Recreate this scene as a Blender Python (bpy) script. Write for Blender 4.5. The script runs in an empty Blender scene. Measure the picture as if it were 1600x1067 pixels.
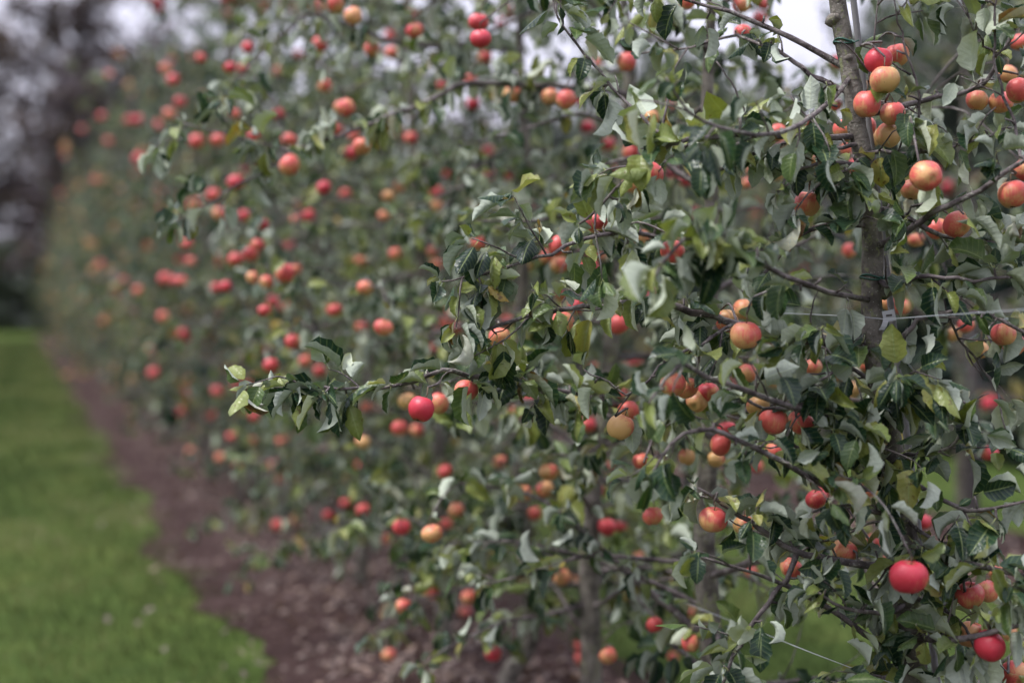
import bpy, math, random
import numpy as np
from mathutils import Vector, Matrix

random.seed(7)
rng = np.random.default_rng(7)
sc = bpy.context.scene
COL = sc.collection

# ------------------------------------------------------------------ camera, world, sun, exposure
FPX = 2222.2                      # focal length in photo pixels (50 mm on 36 mm, 1600 px wide)
CAMH = 1.5
PITCH = math.atan(63.5 / FPX)
cam_data = bpy.data.cameras.new('camera')
cam_data.lens = 50.0
cam_data.sensor_width = 36.0
cam_data.clip_start = 0.05
cam_data.clip_end = 2000.0
cam_data.dof.use_dof = True
cam_data.dof.focus_distance = 2.88
cam_data.dof.aperture_fstop = 1.25
cam = bpy.data.objects.new('camera', cam_data)
cam.location = (0, 0, CAMH)
cam.rotation_euler = (math.pi / 2 - PITCH, 0, 0)
COL.objects.link(cam)
sc.camera = cam

SUN_EL, SUN_AZ = math.radians(62), math.radians(-105)     # azimuth from +Y towards +X
world = bpy.data.worlds.new('World')
sc.world = world
world.use_nodes = True
wn, wl = world.node_tree.nodes, world.node_tree.links
wn.clear()
w_out = wn.new('ShaderNodeOutputWorld')
w_bg = wn.new('ShaderNodeBackground')
w_sky = wn.new('ShaderNodeTexSky')
w_sky.sky_type = 'NISHITA'
w_sky.sun_disc = False
w_sky.sun_elevation = SUN_EL
w_sky.sun_rotation = SUN_AZ
w_sky.dust_density = 4.0
w_sky.air_density = 1.0
w_mix = wn.new('ShaderNodeMix')
w_mix.data_type = 'RGBA'
w_mix.inputs['Factor'].default_value = 0.86               # closed cloud deck over the blue sky
w_mix.inputs['B'].default_value = (6.3, 6.2, 7.4, 1)
w_bg.inputs['Strength'].default_value = 0.052
wl.new(w_sky.outputs['Color'], w_mix.inputs['A'])
# an overcast sky is brighter overhead than at the horizon: L = (1 + 2 sin elevation) / 3 of the zenith
w_tc = wn.new('ShaderNodeTexCoord')
w_sep = wn.new('ShaderNodeSeparateXYZ')
wl.new(w_tc.outputs['Generated'], w_sep.inputs[0])
w_max = wn.new('ShaderNodeMath')
w_max.operation = 'MAXIMUM'
w_max.inputs[1].default_value = 0.0
wl.new(w_sep.outputs['Z'], w_max.inputs[0])
w_grad = wn.new('ShaderNodeMath')
w_grad.operation = 'MULTIPLY_ADD'
w_grad.inputs[1].default_value = 1.6
w_grad.inputs[2].default_value = 0.8
wl.new(w_max.outputs[0], w_grad.inputs[0])
w_mul = wn.new('ShaderNodeMix')
w_mul.data_type = 'RGBA'
w_mul.blend_type = 'MULTIPLY'
w_mul.inputs['Factor'].default_value = 1.0
wl.new(w_mix.outputs['Result'], w_mul.inputs['A'])
wl.new(w_grad.outputs[0], w_mul.inputs['B'])
wl.new(w_mul.outputs['Result'], w_bg.inputs['Color'])
wl.new(w_bg.outputs['Background'], w_out.inputs['Surface'])

sun_data = bpy.data.lights.new('sun', 'SUN')
sun_data.energy = 1.5
sun_data.angle = math.radians(11)
sun_data.color = (1.0, 0.975, 0.95)
sun = bpy.data.objects.new('sun', sun_data)
sdir = Vector((math.sin(SUN_AZ) * math.cos(SUN_EL), math.cos(SUN_AZ) * math.cos(SUN_EL), math.sin(SUN_EL)))
sun.rotation_euler = sdir.to_track_quat('Z', 'Y').to_euler()
sun.location = (-3, 0, 8)
COL.objects.link(sun)

sc.view_settings.view_transform = 'Standard'
sc.view_settings.look = 'None'
sc.view_settings.exposure = 1.6
sc.view_settings.gamma = 1.0
sc.view_settings.use_curve_mapping = False
sc.render.engine = 'CYCLES'
sc.cycles.use_denoising = True
sc.cycles.max_bounces = 5
sc.cycles.diffuse_bounces = 2
sc.cycles.glossy_bounces = 2
sc.cycles.transmission_bounces = 3
sc.cycles.use_adaptive_sampling = True
sc.cycles.adaptive_threshold = 0.02

# ------------------------------------------------------------------ geometry of the place
CP, SP = math.cos(PITCH), math.sin(PITCH)
RIGHT = np.array((1.0, 0, 0))
FWD = np.array((0, CP, -SP))
UP = np.array((0, SP, CP))
CAMP = np.array((0, 0, CAMH))
PSI = math.atan(780 / FPX)         # the rows run this far to the left of the view axis
RD = np.array((-math.sin(PSI), math.cos(PSI), 0))
PD = np.array((math.cos(PSI), math.sin(PSI), 0))
ROW_L = 1.65                       # lateral distance of the near row from the camera
ROW_GAP = 3.75


def P(px, py, z):
    """The point seen at photo position px, py at depth z metres."""
    return CAMP + RIGHT * ((px - 800) / FPX * z) + UP * (-(py - 533.5) / FPX * z) + FWD * z


def proj(p):
    q = np.asarray(p) - CAMP
    z = q @ FWD
    zz = np.where(np.abs(z) < 1e-6, 1e-6, z)
    return 800 + FPX * (q @ RIGHT) / zz, 533.5 - FPX * (q @ UP) / zz, z


def row_pt(s, l, z=0.0):
    return RD * s + PD * l + np.array((0, 0, z))


def kfac(px):
    return (px - 800) / FPX * math.cos(PSI) + math.sin(PSI)


def unit(v):
    v = np.asarray(v, float)
    n = np.linalg.norm(v)
    return v / n if n > 1e-9 else np.array((0, 0, 1.0))


def catmull(pts, per=4):
    p = [np.asarray(q, float) for q in pts]
    if len(p) < 3:
        return np.array([p[0] + (p[-1] - p[0]) * t for t in np.linspace(0, 1, per + 1)])
    p = [2 * p[0] - p[1]] + p + [2 * p[-1] - p[-2]]
    out = []
    for i in range(1, len(p) - 2):
        a, b, c, d = p[i - 1], p[i], p[i + 1], p[i + 2]
        for k in range(per):
            t = k / per
            out.append(0.5 * (2 * b + (c - a) * t + (2 * a - 5 * b + 4 * c - d) * t * t + (3 * b - a - 3 * c + d) * t ** 3))
    out.append(p[-2])
    return np.array(out)


class MB:
    """Collects geometry and builds it as one mesh."""

    def __init__(self):
        self.v, self.f, self.m, self.n = [], [], [], 0

    def add(self, verts, faces, mat=0):
        verts = np.asarray(verts, float)
        self.v.append(verts)
        for f in faces:
            self.f.append(tuple(i + self.n for i in f))
            self.m.append(mat)
        self.n += len(verts)

    def tube(self, pts, radii, sides=6, mat=0, lump=0.0):
        pts = np.asarray(pts, float)
        n = len(pts)
        radii = np.broadcast_to(np.asarray(radii, float), (n,))
        tan = np.gradient(pts, axis=0)
        u = np.array((1.0, 0, 0)) if abs(unit(tan[0])[0]) < 0.8 else np.array((0, 1.0, 0))
        verts = []
        for i in range(n):
            t = unit(tan[i])
            u = unit(u - t * (u @ t))
            w = np.cross(t, u)
            for k in range(sides):
                a = 2 * math.pi * k / sides
                r = radii[i] * (1 + lump * random.uniform(-1, 1))
                verts.append(pts[i] + (u * math.cos(a) + w * math.sin(a)) * r)
        faces = []
        for i in range(n - 1):
            for k in range(sides):
                a, b = i * sides + k, i * sides + (k + 1) % sides
                faces.append((a, b, b + sides, a + sides))
        faces.append(tuple(range(sides - 1, -1, -1)))
        faces.append(tuple((n - 1) * sides + k for k in range(sides)))
        self.add(verts, faces, mat)

    def box(self, c, sx, sy, sz, mat=0):
        c = np.asarray(c, float)
        vs = [c + np.array((x * sx / 2, y * sy / 2, z * sz / 2)) for x in (-1, 1) for y in (-1, 1) for z in (-1, 1)]
        self.add(vs, [(0, 1, 3, 2), (4, 6, 7, 5), (0, 4, 5, 1), (2, 3, 7, 6), (0, 2, 6, 4), (1, 5, 7, 3)], mat)

    def mesh(self, name, mats, smooth=True):
        me = bpy.data.meshes.new(name)
        v = np.concatenate(self.v) if self.v else np.zeros((0, 3))
        me.from_pydata(v.tolist(), [], self.f)
        for m in (mats if isinstance(mats, (list, tuple)) else [mats]):
            me.materials.append(m)
        me.polygons.foreach_set('material_index', self.m)
        me.polygons.foreach_set('use_smooth', [smooth] * len(self.f))
        me.update()
        return me


def tri_mesh(name, verts, faces, mat, uv=None, tint=None, smooth=True, mat_index=None):
    """A mesh from numpy arrays; faces all of one size."""
    verts = np.ascontiguousarray(verts, dtype=np.float32)
    faces = np.ascontiguousarray(faces, dtype=np.int32)
    nf, k = faces.shape
    me = bpy.data.meshes.new(name)
    me.vertices.add(len(verts))
    me.vertices.foreach_set('co', verts.ravel())
    me.loops.add(nf * k)
    me.loops.foreach_set('vertex_index', faces.ravel())
    me.polygons.add(nf)
    me.polygons.foreach_set('loop_start', np.arange(0, nf * k, k, dtype=np.int32))
    me.polygons.foreach_set('use_smooth', np.full(nf, smooth))
    for m in (mat if isinstance(mat, (list, tuple)) else [mat]):
        me.materials.append(m)
    if mat_index is not None:
        me.polygons.foreach_set('material_index', np.asarray(mat_index, dtype=np.int32))
    if uv is not None:
        lay = me.uv_layers.new(name='UVMap')
        lay.data.foreach_set('uv', np.ascontiguousarray(np.asarray(uv, dtype=np.float32)[faces.ravel()]).ravel())
    if tint is not None:
        at = me.attributes.new('tint', 'FLOAT', 'POINT')
        at.data.foreach_set('value', np.ascontiguousarray(tint, dtype=np.float32))
    me.update(calc_edges=True)
    me.validate()
    return me


def obj(name, me, parent=None, loc=None):
    o = bpy.data.objects.new(name, me)
    COL.objects.link(o)
    if parent is not None:
        o.parent = parent
    if loc is not None:
        o.location = loc
    return o


def tag(o, label=None, cat=None, group=None, kind=None):
    for k, v in (('label', label), ('category', cat), ('group', group), ('kind', kind)):
        if v:
            o[k] = v
    return o


ORD = ('zeroth first second third fourth fifth sixth seventh eighth ninth tenth eleventh twelfth thirteenth fourteenth fifteenth sixteenth '
       'seventeenth eighteenth nineteenth').split()
TENS = {2: 'twenty', 3: 'thirty', 4: 'forty', 5: 'fifty', 6: 'sixty', 7: 'seventy'}


def ordinal(n):
    if n < 20:
        return ORD[n]
    t, r = divmod(n, 10)
    return TENS[t][:-1] + 'ieth' if r == 0 else TENS[t] + '-' + ORD[r]


# ------------------------------------------------------------------ materials
class NT:
    def __init__(self, name):
        self.mat = bpy.data.materials.new(name)
        self.mat.use_nodes = True
        self.n, self.l = self.mat.node_tree.nodes, self.mat.node_tree.links
        self.n.clear()
        self.out = self.n.new('ShaderNodeOutputMaterial')

    def node(self, t, **kw):
        nd = self.n.new('ShaderNode' + t)
        for k, v in kw.items():
            setattr(nd, k, v)
        return nd

    def put(self, sock, v):
        if isinstance(v, bpy.types.NodeSocket):
            self.l.new(v, sock)
        elif isinstance(v, (tuple, list)) and len(v) == 3 and sock.type == 'RGBA':
            sock.default_value = (*v, 1)
        else:
            sock.default_value = v

    def math(self, op, a, b=0.0, c=None, clamp=False):
        nd = self.node('Math', operation=op, use_clamp=clamp)
        self.put(nd.inputs[0], a)
        self.put(nd.inputs[1], b)
        if c is not None:
            self.put(nd.inputs[2], c)
        return nd.outputs[0]

    def mix(self, f, a, b, blend='MIX'):
        nd = self.node('Mix', data_type='RGBA', blend_type=blend)
        self.put(nd.inputs['Factor'], f)
        self.put(nd.inputs['A'], a)
        self.put(nd.inputs['B'], b)
        return nd.outputs['Result']

    def noise(self, scale, detail=3.0, vec=None, rough=0.55):
        nd = self.node('TexNoise')
        nd.inputs['Scale'].default_value = scale
        nd.inputs['Detail'].default_value = detail
        nd.inputs['Roughness'].default_value = rough
        if vec is not None:
            self.l.new(vec, nd.inputs['Vector'])
        return nd.outputs['Fac']

    def ramp(self, fac, stops, interp='LINEAR'):
        nd = self.node('ValToRGB')
        cr = nd.color_ramp
        cr.interpolation = interp
        while len(cr.elements) < len(stops):
            cr.elements.new(0.5)
        for e, (p, c) in zip(cr.elements, stops):
            e.position = p
            e.color = (*c, 1) if len(c) == 3 else c
        self.put(nd.inputs['Fac'], fac)
        return nd.outputs['Color']

    def smooth(self, v, lo, hi):
        nd = self.node('MapRange', interpolation_type='SMOOTHSTEP')
        self.put(nd.inputs['Value'], v)
        nd.inputs['From Min'].default_value = lo
        nd.inputs['From Max'].default_value = hi
        return nd.outputs['Result']

    def bump(self, h, strength=0.3, dist=0.002):
        nd = self.node('Bump')
        nd.inputs['Strength'].default_value = strength
        nd.inputs['Distance'].default_value = dist
        self.l.new(h, nd.inputs['Height'])
        return nd.outputs['Normal']

    def principled(self, color, rough=0.6, spec=0.5, normal=None):
        nd = self.node('BsdfPrincipled')
        self.put(nd.inputs['Base Color'], color)
        self.put(nd.inputs['Roughness'], rough)
        self.put(nd.inputs['Specular IOR Level'], spec)
        if normal is not None:
            self.l.new(normal, nd.inputs['Normal'])
        return nd.outputs[0]

    def done(self, sh):
        self.l.new(sh, self.out.inputs['Surface'])
        return self.mat


def leaf_material(name, stops, under, under_mix=0.75, translucent=0.13, detail=True, spec=0.26):
    t = NT(name)
    a1 = t.node('Attribute', attribute_type='GEOMETRY', attribute_name='tint').outputs['Fac']
    a2 = t.node('Attribute', attribute_type='OBJECT', attribute_name='tint').outputs['Fac']
    tint = t.math('ADD', a1, a2)
    pos = t.node('NewGeometry').outputs['Position']
    back = t.node('NewGeometry').outputs['Backfacing']
    if detail:
        n = t.noise(45.0, 3.0, pos)
        tint2 = t.math('ADD', tint, t.math('MULTIPLY', t.math('SUBTRACT', n, 0.5), 0.22))
    else:
        tint2 = tint
    base = t.ramp(tint2, stops)
    normal = None
    if detail:
        uv = t.node('UVMap', uv_map='UVMap').outputs['UV']
        sep = t.node('SeparateXYZ')
        t.l.new(uv, sep.inputs[0])
        u = t.math('ABSOLUTE', t.math('SUBTRACT', t.math('MULTIPLY', sep.outputs[0], 2.0), 1.0))
        v = sep.outputs[1]
        rib = t.math('SUBTRACT', 1.0, t.smooth(u, 0.02, 0.11))
        side = t.math('SINE', t.math('MULTIPLY', t.math('SUBTRACT', v, t.math('MULTIPLY', u, 0.16)), 48.0))
        side_line = t.smooth(side, 0.72, 1.0)
        vein = t.math('MAXIMUM', rib, t.math('MULTIPLY', side_line, 0.35))
        base = t.mix(t.math('MULTIPLY', vein, 0.60), base, (0.20, 0.25, 0.10))
        # brown blotches and browned margins
        n2 = t.noise(90.0, 2.0, pos)
        blot = t.smooth(t.math('ADD', n2, t.math('MULTIPLY', t.math('SUBTRACT', tint, 0.5), 0.25)), 0.70, 0.76)
        base = t.mix(t.math('MULTIPLY', blot, 0.75), base, (0.07, 0.038, 0.02))
        petiole = t.math('LESS_THAN', v, 0.0)
        base = t.mix(petiole, base, (0.24, 0.27, 0.10))
        h = t.math('SUBTRACT', t.math('ADD', t.math('MULTIPLY', t.noise(55.0, 2.0, pos), 1.6), t.noise(170.0, 2.0, pos)), t.math('MULTIPLY', vein, 0.45))
        h = t.math('ADD', h, t.math('MULTIPLY', side, 0.17))
        normal = t.bump(h, 0.6, 0.0018)
    under_col = t.mix(under_mix, base, under)
    col = t.mix(back, base, under_col)
    rough = t.math('ADD', 0.30, t.math('MULTIPLY', back, 0.4))
    sp = t.math('SUBTRACT', spec, t.math('MULTIPLY', back, spec * 0.7))
    p = t.principled(col, rough, sp, normal)
    tr = t.node('BsdfTranslucent')
    t.put(tr.inputs['Color'], t.mix(1.0, base, (2.2, 2.2, 0.8), 'MULTIPLY'))
    ms = t.node('MixShader')
    ms.inputs[0].default_value = translucent
    t.l.new(p, ms.inputs[1])
    t.l.new(tr.outputs[0], ms.inputs[2])
    return t.done(ms.outputs[0])


APPLE_LEAF_STOPS = [(0.0, (0.007, 0.021, 0.013)), (0.30, (0.017, 0.042, 0.020)), (0.52, (0.055, 0.092, 0.028)), (0.74, (0.175, 0.205, 0.058)),
                    (0.88, (0.20, 0.19, 0.05)), (0.945, (0.30, 0.20, 0.05)), (0.97, (0.14, 0.075, 0.04)), (1.0, (0.17, 0.12, 0.09))]
M_LEAF = leaf_material('apple_leaf', APPLE_LEAF_STOPS, (0.50, 0.55, 0.46), 0.70)
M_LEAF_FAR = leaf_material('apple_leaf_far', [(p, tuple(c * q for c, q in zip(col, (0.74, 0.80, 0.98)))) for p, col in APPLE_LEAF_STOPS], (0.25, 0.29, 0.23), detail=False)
M_BROWN_LEAF = leaf_material('brown_leaf', [(0.0, (0.034, 0.028, 0.038)), (0.5, (0.058, 0.046, 0.058)), (0.85, (0.090, 0.066, 0.070)), (1.0, (0.12, 0.06, 0.04))],
                             (0.08, 0.06, 0.06), 0.4, 0.15, False, 0.3)
M_GREEN_LEAF = leaf_material('hedge_leaf', [(0.0, (0.055, 0.070, 0.064)), (0.6, (0.10, 0.12, 0.105)), (1.0, (0.15, 0.16, 0.13))],
                             (0.08, 0.10, 0.08), 0.4, 0.15, False, 0.3)
M_CONIFER = leaf_material('conifer_leaf', [(0.0, (0.007, 0.013, 0.011)), (0.6, (0.014, 0.024, 0.020)), (1.0, (0.028, 0.040, 0.032))],
                            (0.02, 0.03, 0.026), 0.3, 0.05, False, 0.15)
M_LITTER = leaf_material('fallen_leaf', [(0.0, (0.045, 0.024, 0.022)), (0.5, (0.085, 0.050, 0.042)), (0.8, (0.17, 0.095, 0.062)), (1.0, (0.30, 0.22, 0.18))],
                         (0.30, 0.26, 0.24), 0.4, 0.1, False, 0.3)


def bark_material(name, dark, light, lichen, amount=0.5, scale=1.0):
    t = NT(name)
    pos = t.node('NewGeometry').outputs['Position']
    n1 = t.noise(28 * scale, 5, pos)
    n2 = t.noise(95 * scale, 4, pos)
    n3 = t.noise(13 * scale, 3, pos)
    vor = t.node('TexVoronoi')
    vor.inputs['Scale'].default_value = 130 * scale
    t.l.new(pos, vor.inputs['Vector'])
    base = t.mix(t.smooth(n1, 0.32, 0.68), dark, light)
    lic = t.smooth(t.math('ADD', t.math('MULTIPLY', n2, 0.6), t.math('MULTIPLY', n3, 0.5)), 0.60, 0.68)
    col = t.mix(t.math('MULTIPLY', lic, amount), base, lichen)
    spots = t.math('LESS_THAN', vor.outputs['Distance'], 0.16)
    col = t.mix(t.math('MULTIPLY', spots, 0.7 * amount), col, (0.36, 0.36, 0.31))
    h = t.math('ADD', n2, t.math('MULTIPLY', n1, 0.6))
    return t.done(t.principled(col, 0.82, 0.25, t.bump(h, 0.8, 0.006)))


M_TRUNK = bark_material('trunk_bark', (0.060, 0.051, 0.045), (0.19, 0.172, 0.148), (0.180, 0.195, 0.095), 0.8)
M_BRANCH = bark_material('branch_bark', (0.045, 0.035, 0.036), (0.165, 0.142, 0.140), (0.26, 0.26, 0.22), 0.6)
M_DARKBARK = bark_material('dark_bark', (0.020, 0.016, 0.018), (0.050, 0.042, 0.042), (0.06, 0.06, 0.05), 0.3, 0.1)


def apple_material():
    t = NT('apple_skin')
    blush = t.node('Attribute', attribute_type='OBJECT', attribute_name='blush').outputs['Fac']
    gblush = t.node('Attribute', attribute_type='GEOMETRY', attribute_name='tint').outputs['Fac']
    blush = t.math('ADD', blush, gblush)
    tc = t.node('TexCoord').outputs['Object']
    rnd = t.node('ObjectInfo').outputs['Random']
    off = t.node('Combine' + 'XYZ')
    t.l.new(t.math('MULTIPLY', rnd, 37.0), off.inputs[0])
    t.l.new(t.math('MULTIPLY', rnd, 11.0), off.inputs[2])
    add = t.node('VectorMath', operation='ADD')
    t.l.new(tc, add.inputs[0])
    t.l.new(off.outputs[0], add.inputs[1])
    sep = t.node('SeparateXYZ')
    t.l.new(tc, sep.inputs[0])
    big = t.noise(1.1, 2.0, add.outputs[0])
    streak_map = t.node('Mapping')
    streak_map.inputs['Scale'].default_value = (9, 9, 0.9)
    t.l.new(add.outputs[0], streak_map.inputs['Vector'])
    streak = t.noise(1.0, 3.0, streak_map.outputs[0])
    # x is the sun side of the fruit, z the stalk end; object space is one radius
    f = t.math('ADD', t.math('MULTIPLY', sep.outputs[0], 0.55), t.math('MULTIPLY', sep.outputs[2], 0.40))
    f = t.math('ADD', f, t.math('MULTIPLY', t.math('SUBTRACT', big, 0.5), 2.4))
    f = t.math('ADD', f, t.math('MULTIPLY', t.math('SUBTRACT', streak, 0.5), 1.7))
    f = t.math('ADD', f, t.math('MULTIPLY', t.math('SUBTRACT', blush, 0.45), 2.2))
    m = t.smooth(f, -0.64, 0.64)
    ground = t.mix(t.smooth(blush, 0.0, 0.45), (0.54, 0.37, 0.14), (0.57, 0.31, 0.13))
    red = t.mix(t.smooth(blush, 0.45, 0.95), (0.56, 0.095, 0.080), (0.45, 0.028, 0.050))
    col = t.mix(m, ground, red)
    vor = t.node('TexVoronoi')
    vor.inputs['Scale'].default_value = 7.5
    t.l.new(add.outputs[0], vor.inputs['Vector'])
    spots = t.math('LESS_THAN', vor.outputs['Distance'], 0.10)
    col = t.mix(t.math('MULTIPLY', spots, 0.45), col, (0.58, 0.42, 0.24))
    vor2 = t.node('TexVoronoi')
    vor2.inputs['Scale'].default_value = 2.3
    t.l.new(add.outputs[0], vor2.inputs['Vector'])
    scab = t.math('LESS_THAN', vor2.outputs['Distance'], 0.07)
    col = t.mix(t.math('MULTIPLY', scab, 0.8), col, (0.09, 0.055, 0.03))
    # russet round the stalk and the calyx
    rad = t.math('SQRT', t.math('ADD', t.math('POWER', sep.outputs[0], 2.0), t.math('POWER', sep.outputs[1], 2.0)))
    rus = t.math('SUBTRACT', 1.0, t.smooth(t.math('ADD', rad, t.math('MULTIPLY', t.math('SUBTRACT', streak, 0.5), 0.3)), 0.10, 0.36))
    col = t.mix(t.math('MULTIPLY', rus, 0.65), col, (0.26, 0.19, 0.07))
    rough = t.math('ADD', 0.24, t.math('MULTIPLY', t.noise(5.0, 3.0, add.outputs[0]), 0.25))
    nrm = t.bump(t.noise(14.0, 3.0, add.outputs[0]), 0.12, 0.02)
    p = t.principled(col, rough, 0.42, nrm)
    return t.done(p)


M_APPLE = apple_material()


def plain(name, col, rough=0.6, spec=0.4, var=0.25, scale=30.0):
    t = NT(name)
    n = t.noise(scale, 4, t.node('NewGeometry').outputs['Position'])
    c = t.mix(n, tuple(x * (1 - var) for x in col), tuple(min(1, x * (1 + var)) for x in col))
    return t.done(t.principled(c, rough, spec, t.bump(n, 0.2, 0.002)))


M_STALK = plain('apple_stalk', (0.10, 0.065, 0.04), 0.7)
M_CALYX = plain('apple_calyx', (0.045, 0.032, 0.022), 0.85)
M_WIRE = plain('galvanised_wire', (0.30, 0.32, 0.34), 0.5, 0.5, 0.2, 200)
M_TIE = plain('green_tie', (0.012, 0.065, 0.045), 0.5, 0.5)
M_TAG = plain('white_plastic_tag', (0.40, 0.40, 0.42), 0.6, 0.5, 0.06)
M_TAGMARK = plain('tag_slot', (0.06, 0.05, 0.05), 0.7)
M_STAKE = plain('weathered_cane', (0.17, 0.165, 0.17), 0.75, 0.3, 0.3, 60)
M_POST = plain('weathered_post', (0.075, 0.066, 0.066), 0.85, 0.2, 0.3, 20)


def ground_material():
    t = NT('mown_grass')
    pos = t.node('NewGeometry').outputs['Position']
    n1, n2, n3 = t.noise(0.8, 4, pos), t.noise(5.0, 4, pos), t.noise(60.0, 3, pos)
    c = t.ramp(t.math('ADD', t.math('MULTIPLY', n1, 0.6), t.math('MULTIPLY', n2, 0.4)),
               [(0.32, (0.034, 0.058, 0.016)), (0.5, (0.068, 0.102, 0.026)), (0.66, (0.120, 0.145, 0.042))])
    c = t.mix(t.math('MULTIPLY', n3, 0.5), c, (0.03, 0.05, 0.015))
    return t.done(t.principled(c, 0.95, 0.03, t.bump(n3, 0.8, 0.03)))


def soil_material():
    t = NT('bare_soil')
    pos = t.node('NewGeometry').outputs['Position']
    n1, n2, n3 = t.noise(2.2, 4, pos), t.noise(14.0, 5, pos), t.noise(70.0, 3, pos)
    c = t.ramp(t.math('ADD', t.math('MULTIPLY', n1, 0.5), t.math('MULTIPLY', n2, 0.5)),
               [(0.30, (0.020, 0.012, 0.011)), (0.5, (0.044, 0.028, 0.026)), (0.68, (0.090, 0.062, 0.058))])
    moss = t.smooth(n1, 0.60, 0.70)
    c = t.mix(t.math('MULTIPLY', moss, 0.15), c, (0.06, 0.075, 0.03))
    return t.done(t.principled(c, 0.95, 0.04, t.bump(t.math('ADD', n2, t.math('MULTIPLY', n3, 0.5)), 0.9, 0.04)))


M_GROUND, M_SOIL = ground_material(), soil_material()
tg = NT('grass_blade')
tg_t = tg.node('Attribute', attribute_type='GEOMETRY', attribute_name='tint').outputs['Fac']
tg_c = tg.ramp(tg_t, [(0.0, (0.024, 0.042, 0.013)), (0.5, (0.070, 0.096, 0.029)), (0.85, (0.145, 0.162, 0.054)), (1.0, (0.20, 0.19, 0.10))])
tg_p = tg.principled(tg_c, 0.6, 0.08)
tg_tr = tg.node('BsdfTranslucent')
tg.l.new(tg_c, tg_tr.inputs['Color'])
tg_m = tg.node('MixShader')
tg_m.inputs[0].default_value = 0.3
tg.l.new(tg_p, tg_m.inputs[1])
tg.l.new(tg_tr.outputs[0], tg_m.inputs[2])
M_BLADE = tg.done(tg_m.outputs[0])

# ------------------------------------------------------------------ ground, soil strips, grass, litter
gm = MB()
gm.add([(-250, -60, 0), (250, -60, 0), (250, 400, 0), (-250, 400, 0)], [(0, 1, 2, 3)])
tag(obj('ground', gm.mesh('ground', M_GROUND)), kind='structure')


def soil_strip(l0, s0, s1, half, seed):
    r = np.random.default_rng(seed)
    ns, nl = int((s1 - s0) / 0.12), 13
    ss = np.linspace(s0, s1, ns)
    wl_ = half + 0.09 * np.sin(ss * 1.3 + seed) + 0.06 * np.sin(ss * 3.7 + 1) + r.normal(0, 0.02, ns)
    wr_ = half + 0.09 * np.sin(ss * 1.1 + seed * 2) + 0.06 * np.sin(ss * 4.1) + r.normal(0, 0.02, ns)
    v = []
    for i in range(ns):
        for j in range(nl):
            t = j / (nl - 1) * 2 - 1
            l = l0 + (wl_[i] if t < 0 else wr_[i]) * t
            h = 0.006 + 0.05 * (1 - t * t) + (r.uniform(-0.012, 0.016) if 0 < j < nl - 1 else 0)
            v.append(row_pt(ss[i], l, max(h, 0.005)))
    f = [(i * nl + j, i * nl + j + 1, (i + 1) * nl + j + 1, (i + 1) * nl + j) for i in range(ns - 1) for j in range(nl - 1)]
    return tri_mesh('soil_strip', np.array(v), np.array(f), M_SOIL)


for i, l0 in enumerate((ROW_L, ROW_L + ROW_GAP)):
    tag(obj('soil_strip', soil_strip(l0, -1.0, 64.0, 0.79, 3 + i)), kind='structure')


def scatter_blades():
    n = 230000
    s = np.exp(rng.uniform(math.log(3.0), math.log(60), n))
    left = rng.random(n) < 0.84
    l = np.where(left, rng.uniform(-7.0, 0.90, n) + 0.07 * np.sin(s * 5.1) + 0.05 * np.sin(s * 11.3 + 1) + np.abs(rng.normal(0, 0.04, n)), rng.uniform(2.2, 4.85, n))
    keep = ~((~left) & (s > 30))
    s, l = s[keep], l[keep]
    n = len(s)
    p = s[:, None] * RD + l[:, None] * PD
    px, py, z = proj(p)
    keep = (px > -1100) & (px < 1900) & (z > 2.4)
    p, z = p[keep], z[keep]
    n = len(p)
    a = rng.uniform(0, 2 * math.pi, n)
    w = 0.0028 * np.clip(z / 5, 1, 8) * rng.uniform(0.7, 1.4, n)
    h = rng.uniform(0.025, 0.065, n)
    side = np.stack([np.cos(a), np.sin(a), np.zeros(n)], 1) * w[:, None]
    lean = np.stack([np.cos(a + 1.2), np.sin(a + 1.2), np.zeros(n)], 1) * (h * rng.uniform(0.1, 0.9, n))[:, None]
    v = np.stack([p - side, p + side, p + lean + np.stack([0 * h, 0 * h, h], 1)], 1).reshape(-1, 3)
    ll, sg = p @ PD, p @ RD
    track = -0.10 * np.exp(-((ll + 0.05) / 0.20) ** 2) - 0.10 * np.exp(-((ll + 1.45) / 0.20) ** 2)
    fine = 0.16 * np.sin(p[:, 0] * 9.1 + 2 * np.sin(p[:, 1] * 5.3)) * np.sin(p[:, 1] * 7.7 + 2 * np.sin(p[:, 0] * 6.1))
    patch = track + fine + 0.52 + 0.30 * np.sin(p[:, 0] * 3.1 + 1.7 * np.sin(p[:, 1] * 1.3)) * np.sin(p[:, 1] * 2.3 + np.sin(p[:, 0] * 2)) + 0.12 * np.sin(p[:, 1] * 0.9)
    tint = np.repeat(np.clip(patch + rng.normal(0, 0.16, n), 0, 1), 3)
    return tri_mesh('grass', v, np.arange(3 * n).reshape(-1, 3), M_BLADE, tint=tint, smooth=False)


tag(obj('grass', scatter_blades()), 'short mown green grass in the alleys between the rows', 'grass', kind='stuff')


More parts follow.
